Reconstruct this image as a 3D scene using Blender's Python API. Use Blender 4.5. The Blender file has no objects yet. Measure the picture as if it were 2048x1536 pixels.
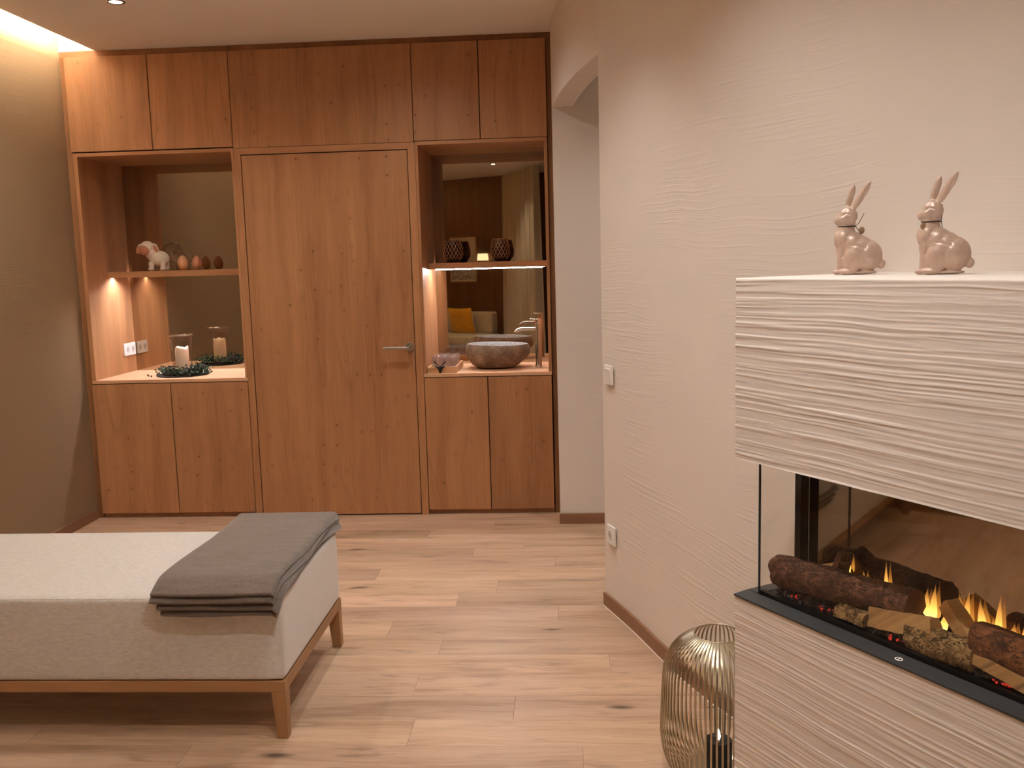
import bpy, bmesh, math, random
import numpy as np
from mathutils import Vector, Matrix, noise
random.seed(7)
PI = math.pi
scene = bpy.context.scene
col = scene.collection

# ------------------------------------------------------------------ camera
cam_d = bpy.data.cameras.new('camera')
cam = bpy.data.objects.new('camera', cam_d)
col.objects.link(cam)
cam_d.sensor_fit = 'HORIZONTAL'
cam_d.sensor_width = 36.0
cam_d.lens = 36.0 * 1883.56 / 2048.0
cam_d.clip_start = 0.02
CAM_Z = 1.475
_pit, _rol, _yaw = math.radians(7.42), math.radians(-1.58), math.radians(3.43)
_f = Vector((-math.sin(_yaw) * math.cos(_pit), math.cos(_yaw) * math.cos(_pit), -math.sin(_pit)))
_r0 = Vector((math.cos(_yaw), math.sin(_yaw), 0))
_u0 = _r0.cross(_f)
_r = _r0 * math.cos(_rol) + _u0 * math.sin(_rol)
_u = -_r0 * math.sin(_rol) + _u0 * math.cos(_rol)
cam.matrix_world = Matrix(((_r.x, _u.x, -_f.x, 0), (_r.y, _u.y, -_f.y, 0), (_r.z, _u.z, -_f.z, CAM_Z), (0, 0, 0, 1)))
scene.camera = cam

# ------------------------------------------------------------------ world, exposure
w = bpy.data.worlds.new('world')
scene.world = w
w.use_nodes = True
w.node_tree.nodes['Background'].inputs[0].default_value = (0.9, 0.8, 0.7, 1)
w.node_tree.nodes['Background'].inputs[1].default_value = 0.0
scene.view_settings.view_transform = 'Standard'
scene.view_settings.look = 'None'
scene.view_settings.gamma = 1.0
scene.view_settings.use_curve_mapping = False
scene.view_settings.exposure = 0.23
scene.cycles.transparent_max_bounces = 24
scene.cycles.use_light_tree = False
scene.cycles.max_bounces = 8
scene.cycles.diffuse_bounces = 5
scene.cycles.glossy_bounces = 4
scene.cycles.adaptive_threshold = 0.01

# ceiling downlights of the room, plus one added in the passage: (x, y, watts)
WARM = (1.0, 0.97, 0.92)
DOWNLIGHTS = [(-2.07, 4.475, 34, 136, 'nearest the light cove and the cupboards'), (-0.85, 4.475, 36, 160, 'in front of the oak door'),
              (-2.07, 3.225, 16, 150, 'above the middle of the bench'), (-0.85, 3.225, 18, 150, 'above the folded blanket'),
              (-0.85, 1.975, 8, 110, 'in front of the bench corner'), (-0.91, 0.725, 14, 90, 'on the way from bench to sofa'),
              (-0.91, -0.525, 44, 104, 'beside the curtain, seen in the mirror'), (-2.07, 0.725, 8, 90, 'along the taupe wall halfway to the sofa'),
              (-2.07, -0.525, 34, 104, 'above the sofa end by the taupe wall'), (-0.26, 3.32, 30, 100, 'beside the opening in the curved wall'),
              (0.0, 2.35, 40, 124, 'nearest the rabbit figurines'), (0.05, 1.30, 66, 150, 'in front of the fireplace'), (0.62, 4.45, 30, 120, 'added out of sight to brighten the side passage')]  # the passage downlight is added, unseen, to brighten the passage wall
CEIL = 2.726
LEFT = -2.862
COVE_X = -2.649

# ------------------------------------------------------------------ materials
def lin(c):
    return tuple(((v / 255.0) / 12.92 if v / 255.0 <= 0.04045 else ((v / 255.0 + 0.055) / 1.055) ** 2.4) for v in c) + (1.0,)

class NT:
    def __init__(self, name):
        self.m = bpy.data.materials.new(name)
        self.m.use_nodes = True
        self.t = self.m.node_tree
        self.b = self.t.nodes['Principled BSDF']
        self.out = self.t.nodes['Material Output']
    def n(self, typ, **kw):
        nd = self.t.nodes.new(typ)
        for k, v in kw.items():
            if k.startswith('i_'):
                key = k[2:]
                key = int(key) if key.isdigit() else key.replace('_', ' ')
                self.put(nd.inputs[key], v)
            else:
                setattr(nd, k, v)
        return nd
    def put(self, sock, v):
        if isinstance(v, bpy.types.NodeSocket):
            self.t.links.new(v, sock)
        else:
            sock.default_value = v
    def math(self, op, a, b=None, c=None, clamp=False):
        nd = self.t.nodes.new('ShaderNodeMath'); nd.operation = op; nd.use_clamp = clamp
        self.put(nd.inputs[0], a)
        if b is not None: self.put(nd.inputs[1], b)
        if c is not None: self.put(nd.inputs[2], c)
        return nd.outputs[0]
    def mix(self, fac, a, b, blend='MIX'):
        nd = self.t.nodes.new('ShaderNodeMix'); nd.data_type = 'RGBA'; nd.blend_type = blend
        self.put(nd.inputs[0], fac); self.put(nd.inputs[6], a); self.put(nd.inputs[7], b)
        return nd.outputs[2]
    def ramp(self, fac, stops):
        nd = self.t.nodes.new('ShaderNodeValToRGB')
        e = nd.color_ramp.elements
        while len(e) < len(stops): e.new(0.5)
        for el, (p, c) in zip(e, stops):
            el.position = p; el.color = c if len(c) == 4 else tuple(c) + (1,)
        self.put(nd.inputs[0], fac)
        return nd.outputs[0]
    def maprange(self, v, a, b, c=0.0, d=1.0):
        nd = self.t.nodes.new('ShaderNodeMapRange')
        self.put(nd.inputs[0], v)
        for i, x in zip((1, 2, 3, 4), (a, b, c, d)): nd.inputs[i].default_value = x
        return nd.outputs[0]
    def xyz(self, x, y, z):
        nd = self.t.nodes.new('ShaderNodeCombineXYZ')
        for i, v in enumerate((x, y, z)): self.put(nd.inputs[i], v)
        return nd.outputs[0]
    def coords(self, kind='Object', random_offset=True):
        tc = self.t.nodes.new('ShaderNodeTexCoord')
        sp = self.t.nodes.new('ShaderNodeSeparateXYZ')
        self.t.links.new(tc.outputs[kind], sp.inputs[0])
        if not random_offset: return sp.outputs[0], sp.outputs[1], sp.outputs[2]
        oi = self.t.nodes.new('ShaderNodeObjectInfo')
        return sp.outputs[0], sp.outputs[1], sp.outputs[2], oi.outputs['Random']
    def noise(self, vec, scale, detail=4.0, rough=0.55, dist=0.0):
        nd = self.t.nodes.new('ShaderNodeTexNoise')
        self.put(nd.inputs['Vector'], vec)
        nd.inputs['Scale'].default_value = scale; nd.inputs['Detail'].default_value = detail
        nd.inputs['Roughness'].default_value = rough; nd.inputs['Distortion'].default_value = dist
        return nd.outputs[0]
    def bump(self, h, strength=0.3, dist=0.002):
        nd = self.t.nodes.new('ShaderNodeBump')
        nd.inputs['Strength'].default_value = strength; nd.inputs['Distance'].default_value = dist
        self.put(nd.inputs['Height'], h)
        self.t.links.new(nd.outputs[0], self.b.inputs['Normal'])
    def set(self, **kw):
        for k, v in kw.items(): self.put(self.b.inputs[k.replace('_', ' ')], v)
        return self

def plain(name, c, rough=0.5, metal=0.0, **kw):
    m = NT(name)
    m.set(Base_Color=lin(c), Roughness=rough, Metallic=metal)
    for k, v in kw.items(): m.put(m.b.inputs[k.replace('_', ' ')], v)
    return m.m

def wood(name, axis, light, mid, dark, rough=0.45, knots=0.0, veins=0.5, tint=0.12, stretch=0.07, knot_scale=6.0, knot_stretch=0.8, spec=0.35, streaks=0.0):
    m = NT(name)
    x, y, z, rnd = m.coords()
    if axis == 'Z': u, v = m.math('ADD', x, y), z
    elif axis == 'X': u, v = m.math('ADD', y, z), x
    else: u, v = m.math('ADD', x, z), y
    ro = m.math('MULTIPLY', rnd, 37.0)
    u2 = m.math('ADD', u, ro)
    v2 = m.math('ADD', v, m.math('MULTIPLY', rnd, 11.0))
    # gentle waviness of the grain
    wv = m.noise(m.xyz(m.math('MULTIPLY', u2, 1.5), 0.0, m.math('MULTIPLY', v2, 0.9)), 1.5, 2.0)
    u3 = m.math('ADD', u2, m.math('MULTIPLY', m.math('SUBTRACT', wv, 0.5), 0.10))
    n1 = m.noise(m.xyz(u3, 0.0, m.math('MULTIPLY', v2, stretch)), 9.0, 3.5, 0.6)
    n2 = m.noise(m.xyz(u3, 0.0, m.math('MULTIPLY', v2, stretch * 0.4)), 110.0, 2.0, 0.6)
    base = m.ramp(m.math('ADD', m.math('MULTIPLY', n1, 0.68), m.math('MULTIPLY', n2, 0.32)),
                  [(0.30, lin(dark)), (0.47, lin(mid)), (0.70, lin(light))])
    # cathedral veins
    n3 = m.noise(m.xyz(u3, 0.0, m.math('MULTIPLY', v2, 0.10)), 2.2, 1.0, 0.4)
    vn = m.math('PINGPONG', m.math('MULTIPLY', n3, 13.0), 0.5)
    vm = m.maprange(vn, 0.0, 0.10, 1.0, 0.0)
    vb = m.noise(m.xyz(u3, 3.0, m.math('MULTIPLY', v2, 0.3)), 3.0, 2.0)
    vf = m.math('MULTIPLY', m.math('MULTIPLY', vm, m.maprange(vb, 0.40, 0.62, 0.0, 1.0)), veins)
    c = m.mix(vf, base, lin(tuple(int(k * 0.72) for k in dark)))
    if streaks > 0:
        sk = m.noise(m.xyz(u3, 7.0, m.math('MULTIPLY', v2, 0.16)), 26.0, 3.0, 0.65)
        sl_ = m.noise(m.xyz(u3, 4.0, m.math('MULTIPLY', v2, 0.45)), 5.0, 2.0)
        c = m.mix(m.math('MULTIPLY', m.math('MULTIPLY', m.maprange(sk, 0.54, 0.72, 0.0, 1.0), m.maprange(sl_, 0.42, 0.62, 0.15, 1.0)), streaks), c, lin(tuple(int(k * 0.82) for k in dark)))
        c = m.mix(m.math('MULTIPLY', m.maprange(sk, 0.44, 0.30, 0.0, 1.0), streaks * 0.5), c, lin(tuple(min(255, int(k * 1.06)) for k in light)))
    if knots > 0:
        vo = m.t.nodes.new('ShaderNodeTexVoronoi'); vo.voronoi_dimensions = '2D'
        vo.inputs['Scale'].default_value = knot_scale
        m.put(vo.inputs['Vector'], m.xyz(u3, m.math('MULTIPLY', v2, knot_stretch), 0.0))
        sep = m.t.nodes.new('ShaderNodeSeparateColor')
        m.t.links.new(vo.outputs['Color'], sep.inputs[0])
        gate = m.maprange(sep.outputs[0], 1.0 - knots, 1.0 - knots + 0.02, 0.0, 1.0)
        size = m.math('ADD', m.math('MULTIPLY', sep.outputs[1], 0.045), 0.022)
        k = m.math('MULTIPLY', m.maprange(m.math('DIVIDE', vo.outputs['Distance'], size), 0.35, 1.25, 1.0, 0.0), gate)
        halo = m.math('MULTIPLY', m.maprange(vo.outputs['Distance'], 0.0, 0.30, 1.0, 0.0), gate)
        c = m.mix(m.math('MULTIPLY', halo, 0.25), c, lin(dark))
        c = m.mix(m.math('MULTIPLY', k, 0.8), c, lin(tuple(int(q * 0.45) for q in dark)))
    t = m.math('ADD', m.math('MULTIPLY', rnd, tint), 1.0 - tint * 0.5)
    hs = m.t.nodes.new('ShaderNodeHueSaturation')
    oc = m.t.nodes.new('ShaderNodeObjectInfo')
    c = m.mix(1.0, c, oc.outputs['Color'], 'MULTIPLY')
    m.put(hs.inputs['Color'], c); m.put(hs.inputs['Value'], t)
    m.set(Base_Color=hs.outputs[0], Roughness=m.maprange(n2, 0.2, 0.8, rough - 0.06, rough + 0.08))
    m.b.inputs['Specular IOR Level'].default_value = spec
    m.bump(n2, 0.12, 0.001)
    return m.m

CAB = dict(light=(186, 137, 96), mid=(168, 120, 82), dark=(144, 98, 64))
M = {}
M['door_wood'] = wood('oak_veneer_vertical', 'Z', knots=0.30, veins=0.25, streaks=0.3, knot_scale=13.0, knot_stretch=0.75, **CAB)
M['frame_wood'] = wood('oak_frame_vertical', 'Z', knots=0.0, veins=0.2, **CAB)
M['frame_wood_x'] = wood('oak_frame_horizontal', 'X', knots=0.0, veins=0.2, **CAB)
M['counter_wood'] = wood('oak_worktop', 'X', knots=0.0, veins=0.2, light=(220, 178, 142), mid=(206, 162, 126), dark=(188, 144, 108))
M['carcass'] = plain('gap_shade_carcass', (34, 20, 12), 0.9)  # near-black colour stands in for shade in the gaps between doors
M['strip_wood'] = wood('oak_filler_strip', 'Z', knots=0.0, veins=0.1, light=(150, 104, 68), mid=(132, 90, 56), dark=(112, 74, 46))
M['floor_wood'] = wood('oak_floor_plank', 'X', light=(212, 182, 156), mid=(190, 158, 131), dark=(146, 114, 90), rough=0.42, knots=0.13, veins=0.2,
                       tint=0.06, streaks=0.7, stretch=0.09, knot_scale=4.2, knot_stretch=0.30, spec=0.4)
M['floor_gap'] = plain('floor_joint', (140, 106, 78), 0.8)
M['bench_wood'] = wood('oak_bench_x', 'X', light=(178, 136, 94), mid=(162, 120, 80), dark=(140, 101, 66), veins=0.1)
M['bench_wood_y'] = wood('oak_bench_y', 'Y', light=(178, 136, 94), mid=(162, 120, 80), dark=(140, 101, 66), veins=0.1)
M['bench_wood_z'] = wood('oak_bench_z', 'Z', light=(178, 136, 94), mid=(162, 120, 80), dark=(140, 101, 66), veins=0.1)
M['base_wood'] = wood('oak_baseboard', 'X', light=(150, 112, 84), mid=(138, 101, 75), dark=(122, 88, 64), veins=0.1)
M['rear_wood'] = wood('brown_panelling', 'Z', light=(120, 82, 54), mid=(104, 70, 44), dark=(86, 56, 36), veins=0.3)

def plaster(name, c, uv=False, strength=0.35, along='X', scale=1.0, mottling=0.05, dist=0.004):
    m = NT(name)
    if uv:
        x, y, z = m.coords('UV', False)
        u, v = x, y
    else:
        x, y, z = m.coords('Object', False)
        u, v = (m.math('ADD', x, y), z) if along != 'XY' else (x, y)
    wob = m.noise(m.xyz(u, 0.0, v), 1.1 * scale, 2.0)
    v2 = m.math('ADD', v, m.math('MULTIPLY', wob, 0.14))
    st = m.noise(m.xyz(m.math('MULTIPLY', u, 2.2 * scale), 0.0, m.math('MULTIPLY', v2, 95.0 * scale)), 1.0, 3.0, 0.55)
    msk = m.maprange(m.noise(m.xyz(u, 5.0, v), 2.3, 2.0), 0.42, 0.66, 0.12, 1.0)
    fine = m.noise(m.xyz(u, 1.0, v), 55.0, 3.0, 0.6)
    h = m.math('ADD', m.math('MULTIPLY', m.math('MULTIPLY', m.maprange(st, 0.5, 0.8, 0.0, 1.0), msk), 1.0), m.math('MULTIPLY', fine, 0.22))
    mot = m.noise(m.xyz(u, 2.0, v), 1.7, 3.0)
    cc = m.mix(m.maprange(mot, 0.3, 0.7, 0.0, mottling * 4), lin(c), lin(tuple(int(k * 0.93) for k in c)))
    m.set(Base_Color=cc, Roughness=0.85)
    m.b.inputs['Specular IOR Level'].default_value = 0.2
    m.bump(h, strength, dist)
    return m.m

M['wall_right'] = plaster('clay_plaster_right', (228, 217, 207), uv=True, strength=0.35, mottling=0.08)
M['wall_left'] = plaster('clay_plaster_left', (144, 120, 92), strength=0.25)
M['ceiling'] = plaster('ceiling_paint', (246, 240, 233), strength=0.08, along='XY')
M['breast'] = plaster('combed_plaster', (230, 220, 212), strength=0.15)
M['white_plastic'] = plain('white_plastic', (240, 234, 228), 0.35)
M['socket_dark'] = plain('socket_recess', (198, 190, 184), 0.4)
M['steel'] = plain('brushed_steel', (196, 188, 178), 0.28, 1.0)
M['chrome'] = plain('chrome', (225, 222, 220), 0.07, 1.0)
M['black_metal'] = plain('black_metal', (20, 18, 17), 0.45, 0.2)
M['sill_metal'] = plain('anthracite_metal', (62, 64, 66), 0.5, 0.3)
M['mirror'] = plain('bronze_mirror', (196, 184, 166), 0.015, 1.0)
M['fire_mirror'] = plain('smoked_fire_mirror', (162, 146, 126), 0.03, 1.0)

def emit(name, c, s):
    m = NT(name)
    e = m.n('ShaderNodeEmission'); e.inputs[0].default_value = (*c, 1); e.inputs[1].default_value = s
    m.t.links.new(e.outputs[0], m.out.inputs[0])
    return m.m
M['lamp_glow'] = emit('downlight_glow', (1.0, 0.86, 0.7), 30.0)
M['led_strong'] = emit('led_strip_warm', (0.96, 0.97, 1.04), 185.0)
M['led_front'] = emit('led_profile', (1.0, 0.96, 0.97), 165.0)
M['leak_glow'] = emit('shelf_leak_glow', (1.0, 0.84, 0.82), 14.0)  # glow for the added strips behind the shelves
M['cove_led'] = emit('cove_strip', (1.0, 0.90, 0.76), 520.0)

def glass(name, c=(255, 255, 255), rough=0.0, ior=1.45):
    m = NT(name)
    m.set(Base_Color=lin(c), Roughness=rough, IOR=ior)
    m.b.inputs['Transmission Weight'].default_value = 1.0
    return m.m
M['glass'] = glass('clear_glass')
def pane_glass(name, tint=(250, 250, 248), refl=0.08):
    m = NT(name)
    tr = m.n('ShaderNodeBsdfTransparent'); tr.inputs[0].default_value = lin(tint)
    gl = m.n('ShaderNodeBsdfGlossy'); gl.inputs['Roughness'].default_value = 0.01
    lw = m.n('ShaderNodeLayerWeight'); lw.inputs[0].default_value = 0.5
    fr = m.math('ADD', m.math('MULTIPLY', m.math('POWER', lw.outputs['Facing'], 4.0), 0.9), 0.018, clamp=True)
    mx = m.n('ShaderNodeMixShader')
    m.put(mx.inputs[0], fr); m.t.links.new(tr.outputs[0], mx.inputs[1]); m.t.links.new(gl.outputs[0], mx.inputs[2])
    m.t.links.new(mx.outputs[0], m.out.inputs[0])
    return m.m
M['pane'] = pane_glass('fire_glass', (254, 254, 253))
def scattered_light_glass(name, fr):  # white mixed in to imitate strip light scattering through the glasses
    m = NT(name)
    tr = m.n('ShaderNodeBsdfTransparent'); tr.inputs[0].default_value = (0.98, 0.97, 0.97, 1)
    gl = m.n('ShaderNodeBsdfGlossy'); gl.inputs['Roughness'].default_value = 0.03
    df = m.n('ShaderNodeBsdfTranslucent'); df.inputs[0].default_value = (0.95, 0.93, 0.95, 1)
    dd = m.n('ShaderNodeBsdfDiffuse'); dd.inputs[0].default_value = (0.95, 0.93, 0.95, 1)
    lw = m.n('ShaderNodeLayerWeight'); lw.inputs[0].default_value = 0.5
    a = m.math('ADD', m.math('MULTIPLY', m.math('POWER', lw.outputs['Facing'], 2.5), 0.6), fr, clamp=True)
    m1 = m.n('ShaderNodeMixShader'); m1.inputs[0].default_value = 0.5
    m.t.links.new(df.outputs[0], m1.inputs[1]); m.t.links.new(dd.outputs[0], m1.inputs[2])
    m2 = m.n('ShaderNodeMixShader'); m2.inputs[0].default_value = 0.30
    m.t.links.new(gl.outputs[0], m2.inputs[1]); m.t.links.new(m1.outputs[0], m2.inputs[2])
    m3 = m.n('ShaderNodeMixShader'); m.put(m3.inputs[0], a)
    m.t.links.new(tr.outputs[0], m3.inputs[1]); m.t.links.new(m2.outputs[0], m3.inputs[2])
    m.t.links.new(m3.outputs[0], m.out.inputs[0])
    return m.m
M['tumbler_glass'] = scattered_light_glass('tumbler_glass', 0.035)
M['thin_glass'] = pane_glass('thin_drinking_glass', (252, 250, 250))

def fabric(name, c1, c2, scale=260.0, strength=0.25, sheen=0.3):
    m = NT(name)
    x, y, z = m.coords('Object', False)
    a = m.noise(m.xyz(x, y, m.math('MULTIPLY', z, 3.0)), scale, 2.0, 0.6)
    b = m.noise(m.xyz(m.math('MULTIPLY', x, 0.25), y, z), scale * 0.5, 2.0, 0.6)
    f = m.math('ADD', m.math('MULTIPLY', a, 0.5), m.math('MULTIPLY', b, 0.5))
    m.set(Base_Color=m.ramp(f, [(0.34, lin(c2)), (0.62, lin(c1))]), Roughness=0.9)
    m.b.inputs['Specular IOR Level'].default_value = 0.15
    m.b.inputs['Sheen Weight'].default_value = sheen
    m.bump(f, strength, 0.001)
    return m.m
M['linen'] = fabric('oatmeal_linen', (222, 218, 214), (194, 188, 180), 420.0)
M['blanket'] = fabric('taupe_fleece', (112, 98, 89), (88, 77, 69), 90.0, 0.5, 0.5)
M['sofa'] = fabric('beige_sofa_cloth', (206, 188, 156), (180, 162, 130))
M['curtain'] = fabric('beige_curtain_cloth', (206, 190, 164), (184, 168, 142))
M['pillow'] = fabric('yellow_velvet', (232, 168, 28), (206, 142, 14), 60.0, 0.2, 0.6)

# ------------------------------------------------------------------ mesh helpers
class MB:
    def __init__(self):
        self.v = []; self.f = []; self.uv = None
    def add(self, verts, faces):
        o = len(self.v)
        self.v += [tuple(p) for p in verts]
        self.f += [tuple(i + o for i in fc) for fc in faces]
        return self
    def box(self, x0, x1, y0, y1, z0, z1):
        return self.hexa([(x0, y0, z0), (x1, y0, z0), (x1, y1, z0), (x0, y1, z0), (x0, y0, z1), (x1, y0, z1), (x1, y1, z1), (x0, y1, z1)])
    def hexa(self, p):
        return self.add(p, [(0, 3, 2, 1), (4, 5, 6, 7), (0, 1, 5, 4), (1, 2, 6, 5), (2, 3, 7, 6), (3, 0, 4, 7)])
    def prism(self, poly, z0, z1):
        n = len(poly)
        v = [(p[0], p[1], z0) for p in poly] + [(p[0], p[1], z1) for p in poly]
        f = [tuple(reversed(range(n))), tuple(range(n, 2 * n))] + [(i, (i + 1) % n, n + (i + 1) % n, n + i) for i in range(n)]
        return self.add(v, f)
    def lathe(self, prof, c=(0, 0, 0), seg=32, closed=False, sx=1.0, sy=1.0):
        v = []; f = []; m = len(prof)
        for i in range(seg):
            a = 2 * PI * i / seg
            for (r, z) in prof: v.append((c[0] + r * math.cos(a) * sx, c[1] + r * math.sin(a) * sy, c[2] + z))
        k = m if closed else m - 1
        for i in range(seg):
            j = (i + 1) % seg
            for q in range(k):
                q2 = (q + 1) % m
                f.append((i * m + q, j * m + q, j * m + q2, i * m + q2))
        return self.add(v, f)
    def tube(self, path, r, seg=8, closed=False, cap=True):
        pts = [Vector(p) for p in path]; n = len(pts)
        rs = r if hasattr(r, '__len__') else [r] * n
        v = []; f = []; prev = None
        for i, p in enumerate(pts):
            if closed: t = pts[(i + 1) % n] - pts[i - 1]
            else: t = pts[min(i + 1, n - 1)] - pts[max(i - 1, 0)]
            t.normalize()
            if prev is None:
                a = t.orthogonal().normalized()
            else:
                a = prev - t * prev.dot(t)
                a = a.normalized() if a.length > 1e-6 else t.orthogonal().normalized()
            prev = a; b = t.cross(a)
            for k in range(seg):
                an = 2 * PI * k / seg
                v.append(p + (a * math.cos(an) + b * math.sin(an)) * rs[i])
        for i in range(n if closed else n - 1):
            j = (i + 1) % n
            for k in range(seg):
                k2 = (k + 1) % seg
                f.append((i * seg + k, i * seg + k2, j * seg + k2, j * seg + k))
        if cap and not closed:
            f.append(tuple(reversed(range(seg)))); f.append(tuple((n - 1) * seg + k for k in range(seg)))
        return self.add(v, f)
    def ball(self, c, r, seg=12, rings=8, rot=None):
        rr = r if hasattr(r, '__len__') else (r, r, r)
        v = []; f = []
        pts = []
        for i in range(1, rings):
            th = PI * i / rings
            for k in range(seg):
                ph = 2 * PI * k / seg
                pts.append(Vector((math.sin(th) * math.cos(ph) * rr[0], math.sin(th) * math.sin(ph) * rr[1], math.cos(th) * rr[2])))
        top = Vector((0, 0, rr[2])); bot = Vector((0, 0, -rr[2]))
        allp = pts + [top, bot]
        if rot is not None: allp = [rot @ p for p in allp]
        v = [(p.x + c[0], p.y + c[1], p.z + c[2]) for p in allp]
        for i in range(rings - 2):
            for k in range(seg):
                k2 = (k + 1) % seg
                f.append((i * seg + k, (i + 1) * seg + k, (i + 1) * seg + k2, i * seg + k2))
        t = len(pts)
        for k in range(seg):
            k2 = (k + 1) % seg
            f.append((k, k2, t)); f.append(((rings - 2) * seg + k2, (rings - 2) * seg + k, t + 1))
        return self.add(v, f)
    def grid(self, fn, nu, nv):
        v = []; f = []
        for i in range(nu + 1):
            for j in range(nv + 1): v.append(fn(i / nu, j / nv))
        for i in range(nu):
            for j in range(nv):
                a = i * (nv + 1) + j
                f.append((a, a + nv + 1, a + nv + 2, a + 1))
        return self.add(v, f)
    def mesh(self, name, off=(0, 0, 0), smooth=False, bevel=0.0, segs=2, recalc=True, angle=None):
        me = bpy.data.meshes.new(name)
        vv = [(p[0] - off[0], p[1] - off[1], p[2] - off[2]) for p in self.v]
        me.from_pydata(vv, [], self.f)
        if bevel > 0 or recalc:
            bm = bmesh.new(); bm.from_mesh(me)
            if recalc: bmesh.ops.recalc_face_normals(bm, faces=bm.faces)
            if bevel > 0:
                bmesh.ops.bevel(bm, geom=list(bm.edges), offset=bevel, segments=segs, affect='EDGES', profile=0.5)
            bm.to_mesh(me); bm.free()
        if smooth:
            me.polygons.foreach_set('use_smooth', [True] * len(me.polygons))
        if angle is not None:
            me.polygons.foreach_set('use_smooth', [True] * len(me.polygons))
            me.set_sharp_from_angle(angle=math.radians(angle))
        me.update()
        return me
    def build(self, name, mat, parent=None, local=False, **kw):
        off = (0, 0, 0)
        if parent is not None and not local: off = world_loc(parent)
        me = self.mesh(name, off, **kw)
        return link(name, me, mat, parent)

LOC = {}
def world_loc(o):
    p = Vector((0, 0, 0))
    while o is not None:
        p += o.location; o = o.parent
    return p
def link(name, me, mat, parent=None):
    o = bpy.data.objects.new(name, me)
    if mat is not None and me is not None:
        mt = M[mat] if isinstance(mat, str) else mat
        if len(me.materials) == 0: me.materials.append(mt)
    col.objects.link(o)
    if parent is not None: o.parent = parent
    return o
def tag(o, label=None, cat=None, group=None, kind=None):
    if label: o['label'] = label
    if cat: o['category'] = cat
    if group: o['group'] = group
    if kind: o['kind'] = kind
    return o
def thing(name, loc, label, cat, rz=0.0, group=None):
    o = bpy.data.objects.new(name, None); col.objects.link(o)
    o.empty_display_size = 0.05
    o.location = loc; o.rotation_euler = (0, 0, rz)
    return tag(o, label, cat, group)
def struct(o, label=None, cat=None):
    o['kind'] = 'structure'
    return tag(o, label, cat)
def empty_struct(name, loc, label=None, cat=None):
    o = bpy.data.objects.new(name, None); col.objects.link(o); o.location = loc
    return struct(o, label, cat)
def bx(name, mat, parent, x0, x1, y0, y1, z0, z1, bevel=0.0012, segs=1, local=False):
    return MB().box(x0, x1, y0, y1, z0, z1).build(name, mat, parent, bevel=bevel, segs=segs, local=local)
def catmull(pts, per=8):
    P_ = [Vector(p) for p in pts]; out = []
    for i in range(len(P_) - 1):
        p0 = P_[max(i - 1, 0)]; p1 = P_[i]; p2 = P_[i + 1]; p3 = P_[min(i + 2, len(P_) - 1)]
        for k in range(per):
            t = k / per
            out.append(0.5 * ((2 * p1) + (p2 - p0) * t + (2 * p0 - 5 * p1 + 4 * p2 - p3) * t * t + (3 * p1 - p0 - 3 * p2 + p3) * t ** 3))
    out.append(P_[-1])
    return out
def evaluated_mesh(me, mods):
    """run modifiers on a temporary object and return the resulting mesh"""
    o = bpy.data.objects.new('temporary', me); col.objects.link(o)
    for typ, kw in mods:
        md = o.modifiers.new(typ, typ)
        for k, v in kw.items(): setattr(md, k, v)
    dg = bpy.context.evaluated_depsgraph_get(); dg.update()
    res = bpy.data.meshes.new_from_object(o.evaluated_get(dg))
    bpy.data.objects.remove(o, do_unlink=True)
    return res

# ------------------------------------------------------------------ room shell
AF = math.radians(31.5)
D_ = Vector((-math.sin(AF), math.cos(AF), 0)); N_ = Vector((-math.cos(AF), -math.sin(AF), 0))
FIRE = Vector((0.3814, 2.1522, 0.0))         # front left corner of the chimney breast

RA = Vector((-2.862, -3.236, 0)); RBv = Vector((2.52, -0.39, 0))
# floor: slab with planks laid on it, running across the room
floor = empty_struct('floor', (0, 0, 0), 'light oak plank floor running across the room', 'floor')
bx('subfloor', 'floor_gap', floor, -3.1, 3.2, -3.6, 6.1, -0.06, -0.006, 0)
def wall_x(y):   # right wall front line
    for (a, b) in zip(RW[:-1], RW[1:]):
        if b.y <= y <= a.y: return a.x + (b.x - a.x) * (y - a.y) / (b.y - a.y)
    return RW[0].x
RW_FAR = catmull([(-0.058, 5.62, 0), (-0.060, 5.40, 0), (-0.058, 5.18, 0)], 4)
RW_MID = catmull([(-0.058, 5.18, 0), (-0.005, 4.70, 0), (0.062, 4.28, 0), (0.145, 3.91, 0)], 8)
RW_NEAR = catmull([(0.145, 3.91, 0), (0.251, 3.617, 0), (0.339, 3.340, 0), (0.418, 3.115, 0), (0.512, 2.916, 0), (0.75, 2.507, 0)], 8) + [Vector((2.55, -0.436, 0))]
RW = RW_FAR[:-1] + RW_MID[:-1] + RW_NEAR
PITCH = 0.1693; Y_REF = 2.715
plank_cache = {}
rndp = random.Random(3)
known = {  # measured butt joints by row counted from Y_REF: (x, shade before the joint, shade after it)
    13: (-0.78, 0.80, 1.0), 12: (-0.25, 1.06, 0.97), 11: (-0.50, 0.84, 1.03), 10: (-0.08, 0.95, 1.0), 9: (-0.93, 0.82, 1.04), 8: (-0.34, 1.04, 0.90), 7: (-0.505, 1.14, 0.86),
    6: (-0.058, 0.88, 0.92), 5: (-0.745, 1.05, 0.86), 4: (-0.513, 0.97, 0.88), 3: (0.134, 1.05, 0.92), 1: (-0.20, 0.90, 0.92), 0: (-0.52, 1.06, 1.0), -1: (0.023, 0.92, 0.97)}
PL = 1.22
count = 0
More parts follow.
